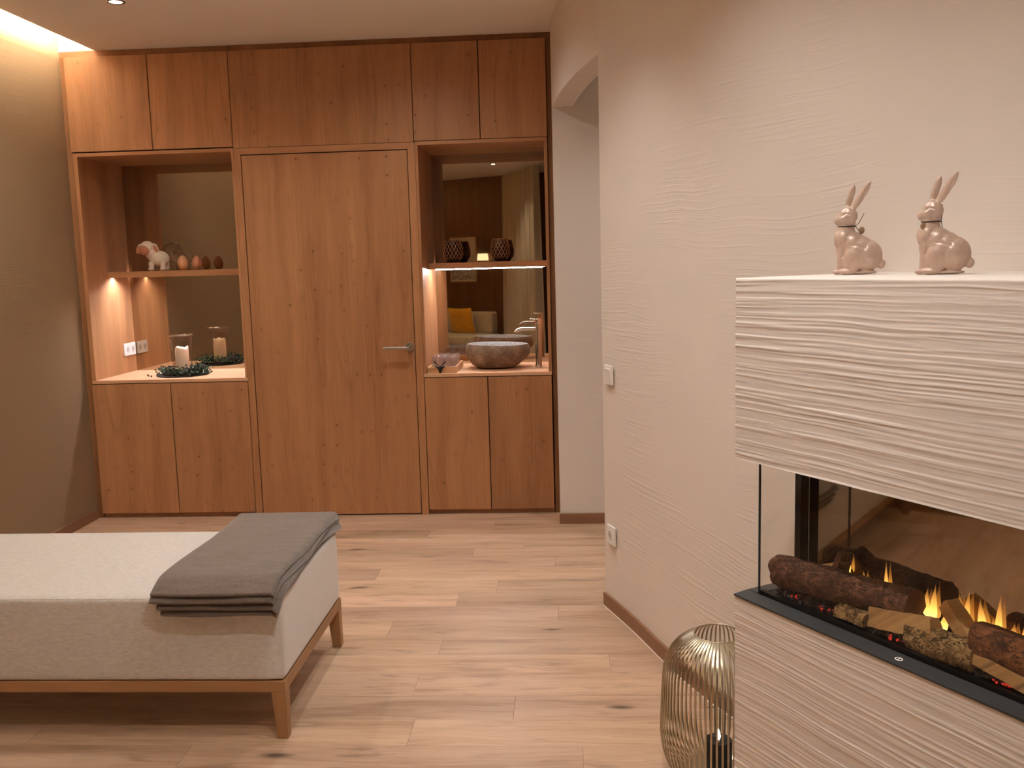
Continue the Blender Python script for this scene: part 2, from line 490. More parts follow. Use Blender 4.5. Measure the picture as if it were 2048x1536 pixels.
for k in range(-36, 17):
    y0 = Y_REF + k * PITCH; y1 = y0 + PITCH
    if y1 < -3.2: continue
    off, sh_a, sh_b = known.get(k, (None, 1.0, 1.0))
    if off is None: off = rndp.uniform(-1.2, 0.0)
    right = (wall_x(min(max(y0, -0.3), 5.5)) + 0.10) if y0 < 4.0 else 1.45
    if y0 < 0: right = min(right, RA.x + (y1 - RA.y) / (RBv.y - RA.y) * (RBv.x - RA.x) + 0.3)
    x = off
    while x > -2.95: x -= PL
    while x < right:
        xa, xb = max(x, -2.9), min(x + PL, right + 0.05)
        if xb - xa > 0.04:
            g = 0.0003
            key = (round(xb - xa, 3))
            if key not in plank_cache:
                L2 = (xb - xa) / 2 - g; W2 = PITCH / 2 - g
                plank_cache[key] = MB().box(-L2, L2, -W2, W2, -0.006, 0.0).mesh('plank', bevel=0.0004, segs=1)
            o = link('plank', plank_cache[key], 'floor_wood', floor)
            o.location = ((xa + xb) / 2, (y0 + y1) / 2, 0.0)
            sh = sh_a if abs(xb - off) < 0.01 else (sh_b if abs(xa - off) < 0.01 else rndp.uniform(0.84, 1.08))
            wm_ = rndp.uniform(-0.02, 0.03)
            o.color = (sh, sh * (1 + wm_ * 0.4), sh * (1 - wm_), 1)
            count += 1
        x += PL

# ceiling with the light cove along the left wall
ceil = empty_struct('ceiling', (0, 0, CEIL), 'smooth beige ceiling with a light cove along one wall', 'ceiling')
bx('ceiling_panel', 'ceiling', ceil, COVE_X, 3.2, -3.6, 6.1, CEIL, CEIL + 0.05, 0.003)
bx('cove_top', 'ceiling', ceil, LEFT - 0.1, COVE_X + 0.25, -3.6, 6.1, CEIL + 0.17, CEIL + 0.2, 0)
bx('cove_end', 'ceiling', ceil, LEFT, COVE_X, 5.415, 6.1, CEIL + 0.001, CEIL + 0.17, 0)
bx('cove_light_strip', 'cove_led', ceil, COVE_X + 0.03, COVE_X + 0.055, -3.5, 5.36, CEIL + 0.052, CEIL + 0.062, 0)

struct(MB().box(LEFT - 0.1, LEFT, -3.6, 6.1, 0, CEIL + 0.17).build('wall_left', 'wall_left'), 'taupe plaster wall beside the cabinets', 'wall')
struct(MB().box(-3.0, 1.6, 6.0, 6.1, 0, CEIL).build('wall_back', 'wall_left'), 'wall hidden behind the built-in cabinets', 'wall')

def wall_strip(front, thick, z0, z1, m, uv):
    """curved wall piece with UVs in metres"""
    n = len(front); s = 0.0; us = [0.0]
    for a, b in zip(front[:-1], front[1:]): s += (b - a).length; us.append(s)
    back = []
    for i, p in enumerate(front):
        t = (front[min(i + 1, n - 1)] - front[max(i - 1, 0)]).normalized()
        back.append(p + Vector((-t.y, t.x, 0)) * thick)
    return front, back, us

def build_right_wall():
    m = MB(); uvs = []
    s0 = 0.0
    for (pts, z0, z1) in ((RW_FAR, 0.0, CEIL), (RW_MID, 2.285, CEIL), (RW_NEAR, 0.0, CEIL)):
        fr, bk, us = wall_strip(pts, 0.11, z0, z1, m, uvs)
        n = len(fr)
        V = []
        for i in range(n):
            V += [(fr[i].x, fr[i].y, z0), (fr[i].x, fr[i].y, z1), (bk[i].x, bk[i].y, z0), (bk[i].x, bk[i].y, z1)]
        F = []
        for i in range(n - 1):
            a, b = 4 * i, 4 * (i + 1)
            F += [(a, b, b + 1, a + 1), (a + 2, a + 3, b + 3, b + 2), (a, a + 2, b + 2, b), (a + 1, b + 1, b + 3, a + 3)]
        F += [(0, 1, 3, 2), (4 * n - 4, 4 * n - 2, 4 * n - 1, 4 * n - 3)]
        for i in range(n):
            uvs += [(s0 + us[i], z0), (s0 + us[i], z1), (s0 + us[i] + 0.15, z0), (s0 + us[i] + 0.15, z1)]
        s0 += us[-1]
        m.add(V, F)
    me = m.mesh('wall_right', angle=40)
    ul = me.uv_layers.new(name='UVMap')
    for lp in me.loops: ul.data[lp.index].uv = uvs[lp.vertex_index]
    return link('wall_right', me, 'wall_right')
struct(build_right_wall(), 'curved cream plaster wall with a doorless opening', 'wall')
# side passage beyond the opening
ps = empty_struct('wall_passage', (0.6, 5.18, 0), 'cream plaster wall seen through the doorless opening', 'wall')
bx('passage_wall', 'breast', ps, -0.058, 1.6, 5.18, 5.26, 0, CEIL, 0.006, 2)
bx('passage_end', 'breast', ps, 1.5, 1.6, 3.0, 5.18, 0, CEIL, 0)
bx('passage_side', 'breast', ps, 0.42, 1.5, 3.45, 3.55, 0, CEIL, 0)

# rear of the room (seen in the mirrors)
RA = Vector((-2.862, -3.236, 0)); RBv = Vector((2.52, -0.39, 0))
_t = (RBv - RA).normalized(); _n = Vector((_t.y, -_t.x, 0))
struct(MB().prism([RA, RBv, RBv + _n * 0.1, RA + _n * 0.1], 0, CEIL).build('wall_rear', 'rear_wood'), 'brown wood panelled wall reflected in the mirrors', 'wall')

# baseboards
def board_along(name, pts, thick, h, side, mat='base_wood', extra_cap=True):
    m = MB(); n = len(pts); V = []; F = []
    for i, p in enumerate(pts):
        t = (pts[min(i + 1, n - 1)] - pts[max(i - 1, 0)]).normalized()
        q = p + Vector((-t.y, t.x, 0)) * thick * side
        V += [(p.x, p.y, 0), (p.x, p.y, h), (q.x, q.y, 0), (q.x, q.y, h)]
    for i in range(n - 1):
        a, b = 4 * i, 4 * (i + 1)
        F += [(a, b, b + 1, a + 1), (a + 2, a + 3, b + 3, b + 2), (a + 1, b + 1, b + 3, a + 3), (a, a + 2, b + 2, b)]
    F += [(0, 1, 3, 2), (4 * n - 4, 4 * n - 2, 4 * n - 1, 4 * n - 3)]
    m.add(V, F)
    return m.build(name, mat, angle=40)
bbr = struct(board_along('baseboard_right', RW_NEAR, 0.012, 0.058, -1), 'brown wood baseboard following the curved wall', 'baseboard')
M['sealant'] = plain('pale_sealant', (232, 220, 206), 0.5)
_p = []
for i, p in enumerate(RW_NEAR):
    t_ = (RW_NEAR[min(i + 1, len(RW_NEAR) - 1)] - RW_NEAR[max(i - 1, 0)]).normalized()
    _p.append((p.x + t_.y * 0.0130, p.y - t_.x * 0.0130, 0.0005))
MB().tube(_p, 0.0022, 6).build('sealant_bead', 'sealant', bbr, smooth=True)
struct(bx('baseboard_passage', 'base_wood', None, -0.062, 1.5, 5.166, 5.18, 0, 0.060, 0.003, 2), 'brown wood baseboard below the passage wall', 'baseboard')
struct(bx('baseboard_left', 'base_wood', None, LEFT, LEFT + 0.012, -3.2, 5.398, 0, 0.060, 0.001), 'brown wood baseboard along the taupe wall', 'baseboard')

# ------------------------------------------------------------------ ceiling downlights
def downlight(x, y, watts, cone, where):
    t = thing('ceiling_downlight', (x, y, CEIL), 'small round recessed ceiling downlight ' + where, 'downlight', group='ceiling downlights')
    ring = MB().lathe([(0.030, -0.001), (0.031, -0.004), (0.042, -0.004), (0.043, 0.0), (0.030, 0.0)], (x, y, CEIL), 32, closed=True)
    ring.build('rim', 'steel', t, smooth=True)
    MB().lathe([(0.0, -0.0012), (0.0295, -0.0012), (0.0295, 0.0), (0.0, 0.0)], (x, y, CEIL), 32).build('lens', 'lamp_glow', t)
    ld = bpy.data.lights.new('downlight_beam', 'SPOT')
    ld.energy = watts; ld.color = WARM; ld.spot_size = math.radians(cone); ld.spot_blend = 1.0; ld.shadow_soft_size = 0.03
    lo = bpy.data.objects.new('downlight_beam', ld); col.objects.link(lo); lo.parent = t
    lo.location = (0, 0, -0.012)
for spec in DOWNLIGHTS: downlight(*spec)

# ------------------------------------------------------------------ built-in cabinet wall (front plane y = 5.40)
YF = 5.40; YB = 5.95; YM = 5.94
def cupboard(name, label, x0, x1, z0, z1, splits, plinth=False):
    t = thing(name, ((x0 + x1) / 2, YF + 0.1, 0 if plinth else z0), label, 'cabinet')
    bx('body', 'carcass', t, x0 + 0.002, x1 - 0.002, YF + 0.022, YB, z0, z1 - 0.001, 0)
    xs = [x0] + splits + [x1]
    for a, b in zip(xs[:-1], xs[1:]):
        bx('door', 'door_wood', t, a + 0.0026, b - 0.0026, YF, YF + 0.020, z0 + 0.003, z1 - 0.0026, 0.001)
    if plinth: bx('plinth', 'frame_wood_x', t, x0 + 0.002, x1 - 0.002, YF + 0.03, YF + 0.05, 0.0, z0, 0)
    return t
cupboard('wall_cupboard', 'oak wall cupboard with two plain doors under the light cove', -2.831, -1.879, 2.163, 2.695, [-2.347])
cupboard('wall_cupboard', 'oak wall cupboard with two plain doors above the washbasin niche', -0.841, -0.087, 2.159, 2.695, [-0.464])
t = thing('overdoor_panel', (-1.36, YF, 2.157), 'wide knotty oak panel fixed above the door', 'panel')
bx('panel', 'door_wood', t, -1.8775, -0.8425, YF, YF + 0.020, 2.1575, 2.6932, 0.001)
bx('body', 'carcass', t, -1.8775, -0.8425, YF + 0.022, YB, 2.16, 2.694, 0)
cupboard('base_cupboard', 'oak base cupboard with two doors under the wreath and candle', -2.827, -1.880, 0.026, 0.817, [-2.348], True)
cupboard('base_cupboard', 'oak base cupboard with two doors under the stone washbasin', -0.836, -0.091, 0.026, 0.817, [-0.464], True)
# filler strips
f1 = thing('filler_strip', (-1.4, YF + 0.03, 2.696), 'dark oak filler strip along the ceiling above the cupboards', 'strip')
bx('strip', 'strip_wood', f1, LEFT, -0.058, YF + 0.016, YF + 0.034, 2.696, CEIL, 0)
f2 = thing('filler_strip', (-0.072, YF + 0.03, 0), 'tall dark oak filler strip between cupboards and plaster wall', 'strip')
bx('strip', 'strip_wood', f2, -0.0865, -0.057, YF + 0.016, YF + 0.034, 0, 2.695, 0)
f3 = thing('filler_strip', (-2.845, YF + 0.03, 0), 'tall dark oak filler strip between cupboards and taupe wall', 'strip')
bx('strip', 'strip_wood', f3, LEFT, -2.829, YF + 0.016, YF + 0.034, 0, 2.695, 0)

def worktop(label, x0, x1):
    t = thing('worktop', ((x0 + x1) / 2, YF + 0.2, 0.819), label, 'worktop')
    bx('slab', 'counter_wood', t, x0, x1, YF, YM - 0.001, 0.819, 0.839, 0.0012)
    return t
worktop('pale oak worktop carrying the berry wreath', -2.821, -1.8795)
worktop('pale oak worktop carrying the stone washbasin', -0.8365, -0.0905)

def niche(label, xo0, xi0, xi1, xo1, front_led):
    t = thing('open_niche', ((xi0 + xi1) / 2, YF + 0.3, 0.839), label, 'niche')
    bx('side_panel', 'frame_wood', t, xo0, xi0, YF, YB, 0.839, 2.159, 0.001)
    bx('side_panel', 'frame_wood', t, xi1, xo1, YF, YB, 0.839, 2.159, 0.001)
    bx('top_panel', 'frame_wood_x', t, xi0, xi1, YF, YB, 2.139, 2.159, 0.001)
    bx('mirror', 'mirror', t, xi0, xi1, YM, YB, 0.839, 2.139, 0)
    if front_led:
        sh = bx('shelf', 'frame_wood_x', t, xi0 + 0.0005, xi1 - 0.0005, 5.645, 5.915, 1.440, 1.476, 0.001)
        bx('light_strip', 'led_front', sh, xi0 + 0.035, xi1 - 0.03, 5.70, 5.712, 1.4345, 1.4405, 0)
    else:   # light profile let into a groove in the underside
        m = MB()
        m.box(xi0 + 0.0005, xi1 - 0.0005, 5.645, 5.696, 1.440, 1.476)
        m.box(xi0 + 0.0005, xi1 - 0.0005, 5.716, 5.915, 1.440, 1.476)
        m.box(xi0 + 0.0005, xi1 - 0.0005, 5.696, 5.716, 1.447, 1.476)
        sh = m.build('shelf', 'frame_wood_x', t)
        bx('light_strip', 'led_strong', sh, xi0 + 0.004, xi1 - 0.03, 5.699, 5.713, 1.4445, 1.4465, 0)
    bx('added_leak_glow', 'leak_glow', sh, xi0 + 0.012, xi1 - 0.012, 5.9152, 5.918, 1.452, 1.462, 0)  # added strip, imitates strip light leaking up behind the shelf
    return t
niche('open oak niche with mirror back, wreath below and sheep on the shelf', -2.821, -2.797, -1.893, -1.8795, False)
niche('open oak niche with mirror back, washbasin below and lattice votives above', -0.8365, -0.820, -0.109, -0.0905, True)

# ------------------------------------------------------------------ door
dr = empty_struct('door_1', (-1.36, YF, 0), 'flush knotty oak door in the cabinet wall', 'door')
bx('door_leaf', 'door_wood', dr, -1.8355, -0.8830, YF + 0.002, YF + 0.045, 0.008, 2.1145, 0.0012)
c0, c1, c2, c3, ct0, ct1 = -1.8785, -1.8400, -0.8785, -0.8375, 2.120, 2.1555
def casing(name, mat, quad):
    m = MB(); m.hexa([(quad[0][0], YF, quad[0][1]), (quad[1][0], YF, quad[1][1]), (quad[1][0], YF + 0.1, quad[1][1]), (quad[0][0], YF + 0.1, quad[0][1]),
                      (quad[3][0], YF, quad[3][1]), (quad[2][0], YF, quad[2][1]), (quad[2][0], YF + 0.1, quad[2][1]), (quad[3][0], YF + 0.1, quad[3][1])])
    return m.build(name, mat, dr)
g = 0.0004
casing('door_casing', 'frame_wood', [(c0, 0), (c1, 0), (c1, ct0 - g), (c0, ct1 - g)])
casing('door_casing', 'frame_wood', [(c2, 0), (c3, 0), (c3, ct1 - g), (c2, ct0 - g)])
casing('door_casing', 'frame_wood_x', [(c1 + g, ct0), (c2 - g, ct0), (c3 - g, ct1), (c0 + g, ct1)])
bx('door_gap_shade', 'carcass', dr, -1.8398, -0.8787, YF + 0.046, YF + 0.12, 0.0, 2.12, 0)  # near-black sheet standing in for shade in the gap round the leaf
h = MB()
hx, hz = -0.912, 0.999
hp = [(hx, YF + 0.002, hz), (hx, YF - 0.035, hz)]
for k in range(1, 7):
    a = k / 6 * PI / 2
    hp.append((hx - 0.018 * (1 - math.cos(a)), YF - 0.035 - 0.018 * math.sin(a), hz))
hp.append((hx - 0.145, YF - 0.053, hz))
hd = h.tube(hp, 0.0095, 16).build('door_handle', 'steel', dr, angle=50)
hd['label'] = 'brushed steel lever handle'
MB().lathe([(0.0, 0), (0.026, 0), (0.026, 0.006), (0.024, 0.008), (0.0, 0.008)], (0, 0, 0), 32).build('rosette', 'steel', hd, local=True, angle=40)
ro = hd.children[0]; ro.location = (hx + 1.36, 0.002, hz); ro.rotation_euler = (PI / 2, 0, 0)

# ------------------------------------------------------------------ sockets and switches
def wall_plate(name, label, cat, loc, rz, n, kind):
    """plate facing local -y, centre at the origin"""
    t = thing(name, loc, label, cat, rz)
    W = 0.0805 + 0.071 * (n - 1)
    bx('plate', 'white_plastic', t, -W / 2, W / 2, -0.010, 0.0, -0.0403, 0.0403, 0.004, 3, local=True)
    for i in range(n):
        cx = (i - (n - 1) / 2) * 0.071
        if kind == 'socket':
            c = MB().lathe([(0.0195, -0.012), (0.0215, -0.012), (0.0215, 0.0), (0.0195, 0.0)], (0, 0, 0), 32, closed=True).build('socket_ring', 'white_plastic', t, local=True, angle=40)
            c.location = (cx, 0, 0); c.rotation_euler = (-PI / 2, 0, 0)
            c.location.y = -0.012; c.rotation_euler = (PI / 2, 0, 0); c.location.y = -0.011
            d = MB().lathe([(0.0, 0.0), (0.0195, 0.0)], (0, 0, 0), 32).build('socket_face', 'socket_dark', c, local=True)
            d.location = (0, 0, -0.0005)
            for s in (-1, 1):
                q = MB().ball((s * 0.0095, 0, 0.0002), (0.0026, 0.0026, 0.0006), 10, 6).build('pin_hole', 'black_metal', c, local=True, smooth=True)
        else:
            r = MB().hexa([(-0.027, -0.010, -0.027), (0.027, -0.010, -0.027), (0.027, 0, -0.027), (-0.027, 0, -0.027),
                           (-0.027, -0.0155, 0.027), (0.027, -0.0155, 0.027), (0.027, 0, 0.027), (-0.027, 0, 0.027)]).build('rocker', 'white_plastic', t, local=True, bevel=0.001, segs=1)
    return t
wall_plate('power_socket', 'white double power socket on the oak side of the wreath niche', 'socket', (-2.797, 5.853, 0.985), PI / 2, 2, 'socket')
# on the curved wall beside the opening
tw = (Vector((0.251, 3.617, 0)) - Vector((0.145, 3.91, 0))).normalized()
rzw = math.atan2(tw.y, tw.x)
pw = Vector((0.145, 3.91, 0)) + tw * 0.088 + Vector((tw.y, -tw.x, 0)) * 0.004
wall_plate('light_switch', 'white light switch on the plaster wall beside the opening', 'switch', (pw.x, pw.y, 1.005), rzw, 1, 'switch')
wall_plate('power_socket', 'white single power socket low on the plaster wall', 'socket', (pw.x + 0.001, pw.y - 0.004, 0.335), rzw, 1, 'socket')

# ------------------------------------------------------------------ left niche: sheep, eggs, wreath, candle
M['sheep_wool'] = plain('cream_ceramic', (232, 216, 196), 0.7)
M['sheep_face'] = plain('terracotta_face', (182, 122, 88), 0.7)
M['egg_a'] = plain('pale_wooden_egg', (216, 160, 116), 0.55)
M['egg_b'] = plain('pink_wooden_egg', (198, 136, 102), 0.55)
sx, sy, sz = -2.54, 5.765, 1.476
sheep = thing('sheep_figurine', (sx, sy, sz), 'cream sheep figurine with terracotta face standing on the niche shelf', 'figurine')
m = MB()
m.ball((0.022, 0.002, 0.075), (0.064, 0.046, 0.050), 24, 16)
m.ball((-0.040, -0.016, 0.140), (0.046, 0.040, 0.046), 20, 14)
m.ball((-0.016, -0.006, 0.105), (0.042, 0.040, 0.040), 20, 14)
for (lx, ly) in ((-0.018, -0.026), (-0.018, 0.026), (0.056, -0.026), (0.056, 0.026)):
    m.tube([(lx, ly, 0.003), (lx, ly, 0.055)], [0.015, 0.017], 12)
    m.ball((lx - 0.003, ly - 0.003, 0.012), (0.018, 0.018, 0.012), 12, 8)
me = evaluated_mesh(m.mesh('wool'), [('REMESH', dict(mode='VOXEL', voxel_size=0.0028)), ('SMOOTH', dict(iterations=6, factor=0.5))])
me.polygons.foreach_set('use_smooth', [True] * len(me.polygons))
body = link('body', me, 'sheep_wool', sheep)
fc = MB().ball((-0.046, -0.046, 0.128), (0.030, 0.016, 0.031), 24, 16).build('face', 'sheep_face', sheep, local=True, smooth=True)
MB().ball((-0.052, -0.061, 0.120), (0.007, 0.004, 0.005), 10, 8).build('nose', 'sheep_face', fc, local=True, smooth=True)
for s_, cx in ((-1, -0.092), (1, 0.010)):
    e_ = MB().ball((cx, -0.022, 0.132), (0.017, 0.010, 0.028), 16, 12, Matrix.Rotation(s_ * -0.35, 3, 'Y')).build('ear', 'sheep_face', sheep, local=True, smooth=True)
    MB().ball((cx - s_ * 0.003, -0.012, 0.138), (0.021, 0.012, 0.033), 16, 12, Matrix.Rotation(s_ * -0.35, 3, 'Y')).build('ear_rim', 'sheep_wool', e_, local=True, smooth=True)

def egg(label, x, y, matn, s=1.0):
    prof = []
    for i in range(17):
        a = PI * i / 16
        r = 0.0315 * math.sin(a) * (1 + 0.16 * math.cos(a)); z = 0.0425 - 0.0425 * math.cos(a)
        prof.append((max(r, 0) * s, z * s * 1.08))
    o = MB().lathe(prof, (0, 0, 0), 28).build('wooden_egg', matn, None, smooth=True)
    o.location = (x, y, 1.476)
    return tag(o, label, 'egg', 'eggs on the niche shelf')
egg('pale wooden egg beside the sheep on the shelf', -2.362, 5.745, 'egg_a', 1.0)
egg('pinkish wooden egg farther from the sheep on the shelf', -2.276, 5.755, 'egg_b', 0.95)

WX, WY, WZ = -2.357, 5.622, 0.839
M['tray_black'] = plain('black_slate', (30, 26, 24), 0.5)
tr = thing('round_tray', (WX, WY, WZ), 'thin black round tray under the berry wreath', 'tray')
MB().lathe([(0.0, 0.0), (0.15, 0.0), (0.160, 0.006), (0.157, 0.007), (0.148, 0.004), (0.0, 0.004)], (WX, WY, WZ), 64).build('dish', 'tray_black', tr, angle=40)
M['leaf'] = None
lm = NT('dark_green_leaves')
lm.set(Roughness=0.5, Base_Color=lm.ramp(lm.noise(lm.n('ShaderNodeTexCoord').outputs['Object'], 45.0, 2.0), [(0.35, lin((26, 44, 30))), (0.5, lin((44, 74, 48))), (0.7, lin((86, 112, 82)))]))
M['leaf'] = lm.m
M['berry'] = plain('black_berry', (24, 20, 24), 0.25)
M['twig'] = plain('brown_twig', (58, 40, 28), 0.8)
wr = thing('berry_wreath', (WX, WY, WZ + 0.004), 'dark green wreath with black berries around the glass candle holder', 'wreath')
rg = random.Random(11)
ring_tw = MB()
for q in range(3):
    ring_tw.tube([(WX + (0.108 + 0.008 * math.sin(3 * a + q * 2)) * math.cos(a), WY + (0.108 + 0.008 * math.sin(3 * a + q * 2)) * math.sin(a), WZ + 0.017 + 0.007 * math.sin(5 * a + q * 2.1)) for a in [2 * PI * i / 48 for i in range(48)]], 0.005, 6, closed=True)
ring_tw.build('twig_ring', 'twig', wr, smooth=True)
lv = MB(); br = MB()
for i in range(560):
    a = rg.uniform(0, 2 * PI); rr = 0.108 + rg.gauss(0, 0.024); z = WZ + 0.012 + abs(rg.gauss(0.014, 0.014))
    c = Vector((WX + rr * math.cos(a), WY + rr * math.sin(a), z))
    ln = rg.uniform(0.014, 0.026); wd = ln * 0.32
    dv = Vector((rg.gauss(0, 1), rg.gauss(0, 1), rg.uniform(-0.1, 0.9))).normalized()
    sd = dv.orthogonal().normalized(); nn = dv.cross(sd)
    sd = (sd * math.cos(i) + nn * math.sin(i)); nn = dv.cross(sd)
    p = [c, c + dv * ln * 0.45 + sd * wd + nn * 0.0015, c + dv * ln, c + dv * ln * 0.45 - sd * wd + nn * 0.0015, c + dv * ln * 0.5 - nn * 0.0012]
    lv.add(p, [(0, 1, 4), (1, 2, 4), (2, 3, 4), (3, 0, 4), (0, 3, 2, 1)])
for i in range(190):
    a = rg.uniform(0, 2 * PI) if i % 2 else rg.uniform(-1.1, 0.9); rr = 0.112 + rg.gauss(0, 0.028); z = WZ + 0.030 + abs(rg.gauss(0.010, 0.012)) - (0.02 if abs(rr - 0.112) > 0.035 else 0)
    br.ball((WX + rr * math.cos(a), WY + rr * math.sin(a), z), 0.0052 + rg.uniform(-0.001, 0.001), 8, 6)
tag(lv.build('leaves', 'leaf', wr, recalc=False), kind='stuff')
tag(br.build('berries', 'berry', wr, smooth=True), kind='stuff')
for i, (bxo, byo) in enumerate(((-2.572, 5.600), (-2.548, 5.560), (-2.520, 5.535))):
    o = MB().ball((0, 0, 0.0048), 0.0048, 12, 8).build('loose_berry', 'berry', None, smooth=True); o.location = (bxo, byo, WZ)
    tag(o, ['loose black berry lying farthest from the wreath', 'loose black berry between the other two fallen berries', 'loose black berry lying closest to the wreath'][i], 'berry', 'berries fallen on the worktop')
hg = thing('glass_candle_holder', (WX, WY, WZ + 0.005), 'clear flared glass candle holder inside the berry wreath', 'candle holder')
out = [(0.0, 0.0), (0.050, 0.0), (0.056, 0.006), (0.0575, 0.06), (0.058, 0.15), (0.0595, 0.19), (0.064, 0.215), (0.071, 0.232), (0.076, 0.239)]
inn = [(0.0745, 0.2405), (0.068, 0.232), (0.0615, 0.215), (0.0570, 0.19), (0.0555, 0.15), (0.0550, 0.06), (0.053, 0.010), (0.0, 0.006)]
MB().lathe(out + inn, (WX, WY, WZ + 0.005), 56).build('glass_body', 'thin_glass', hg, smooth=True)
wm = NT('candle_wax')
wm.set(Base_Color=lin((246, 226, 194)), Roughness=0.5)
wm.b.inputs['Subsurface Weight'].default_value = 0.35
wm.b.inputs['Subsurface Radius'].default_value = (0.02, 0.012, 0.006)
M['wax'] = wm.m
cn = thing('pillar_candle', (WX, WY, WZ + 0.0115), 'ivory pillar candle inside the flared glass holder', 'candle')
def candle_fn(u, v):
    a = 2 * PI * u
    prof = [(0.0, 0.0), (0.039, 0.0), (0.0405, 0.003), (0.0405, 0.05), (0.0405, 0.10), (0.0405, 0.150), (0.0385, 0.158), (0.034, 0.157), (0.02, 0.149), (0.0, 0.147)]
    k = min(int(v * 9 + 0.5), 9); r, z = prof[k]
    if k >= 5: z += 0.006 * math.sin(3 * a + 0.7) * (1.0 if k < 9 else 0) + 0.003 * math.sin(5 * a) * (1.0 if k < 9 else 0)
    return (WX + r * math.cos(a), WY + r * math.sin(a), WZ + 0.0115 + z)
MB().grid(candle_fn, 40, 9).build('wax_body', 'wax', cn, smooth=True)
MB().tube([(WX, WY, WZ + 0.157), (WX + 0.001, WY, WZ + 0.166), (WX + 0.003, WY, WZ + 0.172)], 0.001, 6).build('wick', 'black_metal', cn)

# ------------------------------------------------------------------ right niche: votives, washbasin, tap, glasses tray
M['votive_glass'] = plain('dark_bronze_glass', (48, 28, 18), 0.12, 0.4)
M['copper'] = plain('copper_wire', (196, 140, 104), 0.32, 1.0)
def votive(label, x, y):
    t = thing('lattice_votive', (x, y, 1.476), label, 'votive', group='lattice votives')
    prof = [(0.030, 0.0), (0.034, 0.004), (0.042, 0.016), (0.054, 0.034), (0.0585, 0.052), (0.0575, 0.075), (0.052, 0.105), (0.046, 0.130), (0.0445, 0.137)]
    pin = [(r - 0.003, z + (0.004 if i == 0 else 0)) for i, (r, z) in enumerate(prof)][::-1]
    MB().lathe([(0, 0)] + prof + [(pin[0][0], 0.137)] + pin[1:] + [(0, 0.004)], (x, y, 1.476), 40).build('glass_cup', 'votive_glass', t, smooth=True)
    lat = MB()
    def rad(z):
        for (r0, z0), (r1, z1) in zip(prof[:-1], prof[1:]):
            if z0 <= z <= z1: return r0 + (r1 - r0) * (z - z0) / (z1 - z0)
        return prof[-1][0]
    for s in (-1, 1):
        for k in range(16):
            a0 = 2 * PI * k / 16
            pth = []
            for i in range(15):
                z = 0.018 + (0.132 - 0.018) * i / 14
                a = a0 + s * 1.15 * i / 14
                r = rad(z) + 0.001
                pth.append((x + r * math.cos(a), y + r * math.sin(a), 1.476 + z))
            lat.tube(pth, 0.0013, 4)
    lat.build('lattice', 'copper', t, smooth=True)
    MB().tube([(x + (rad(0.133) + 0.0008) * math.cos(2 * PI * i / 36), y + (rad(0.133) + 0.0008) * math.sin(2 * PI * i / 36), 1.476 + 0.134) for i in range(36)], 0.0022, 6, closed=True).build('rim', 'copper', t, smooth=True)
votive('bronze lattice votive nearer the oak door on the shelf', -0.676, 5.715)
votive('bronze lattice votive nearer the plaster wall on the shelf', -0.392, 5.720)

st = NT('river_stone')
x_, y_, z_ = st.coords('Object', False)
nz = st.noise(st.xyz(x_, y_, z_), 14.0, 6.0, 0.65)
nf = st.noise(st.xyz(x_, y_, z_), 60.0, 4.0, 0.65)
st.set(Base_Color=st.mix(st.maprange(nf, 0.4, 0.65, 0.0, 0.5), st.ramp(nz, [(0.3, lin((92, 74, 60))), (0.5, lin((134, 112, 92))), (0.7, lin((168, 146, 122)))]), lin((84, 68, 56))), Roughness=0.6)
st.bump(st.math('ADD', nz, st.math('MULTIPLY', nf, 0.4)), 0.6, 0.012)
M['stone_out'] = st.m
si = NT('honed_grey_stone')
si.set(Base_Color=si.ramp(si.noise(si.n('ShaderNodeTexCoord').outputs['Object'], 120.0, 4.0, 0.7), [(0.35, lin((112, 112, 114))), (0.65, lin((158, 158, 160)))]), Roughness=0.4)
M['stone_in'] = si.m
BX, BY, BZ = -0.424, 5.655, 0.839
ba = thing('stone_washbasin', (BX, BY, BZ), 'boulder washbasin with rough brown outside and grey bowl', 'washbasin')
def basin_fn(outer):
    prof_o = [(0.0, 0.0), (0.30, 0.0), (0.60, 0.006), (0.76, 0.022), (0.90, 0.055), (0.985, 0.085), (1.0, 0.108), (0.975, 0.128), (0.945, 0.140), (0.925, 0.146)]
    prof_i = [(0.925, 0.146), (0.90, 0.147), (0.885, 0.143), (0.84, 0.11), (0.72, 0.07), (0.50, 0.045), (0.25, 0.036), (0.0, 0.034)]
    prof = prof_o if outer else prof_i
    n = len(prof) - 1
    def fn(u, v):
        a = 2 * PI * u; k = min(int(v * n + 0.5), n); r, z = prof[k]
        ca, sa = math.cos(a), math.sin(a)
        rx = 0.196 * (1.0 + 0.03 * ca + 0.02 * math.sin(2 * a + 0.5)); ry = 0.150 * (1 + 0.02 * math.sin(3 * a))
        low = max(0.0, 1 - z / 0.10)
        skew = 0.012 * (z / 0.146) - 0.018 * low
        x = r * rx * ca; y = r * ry * sa
        if outer and 0 < k < n:
            q = noise.noise(Vector((x * 9, y * 9, z * 9)))
            x *= 1 + 0.03 * q; y *= 1 + 0.03 * q
            if z > 0.01: z += 0.003 * noise.noise(Vector((x * 22, y * 22, 3)))
        tilt = 0.0 if z < 0.02 else -0.004 * ca * (z / 0.146)
        return (BX + x - 0.012 * low * (1 if ca > 0 else 0.2) * abs(ca) * 2.0 + 0.0, BY + y, BZ + z + tilt)
    return fn, n
fn, n = basin_fn(True); MB().grid(fn, 96, n).build('stone_shell', 'stone_out', ba, smooth=True)
fn, n = basin_fn(False); MB().grid(fn, 96, n).build('bowl', 'stone_in', ba, smooth=True)
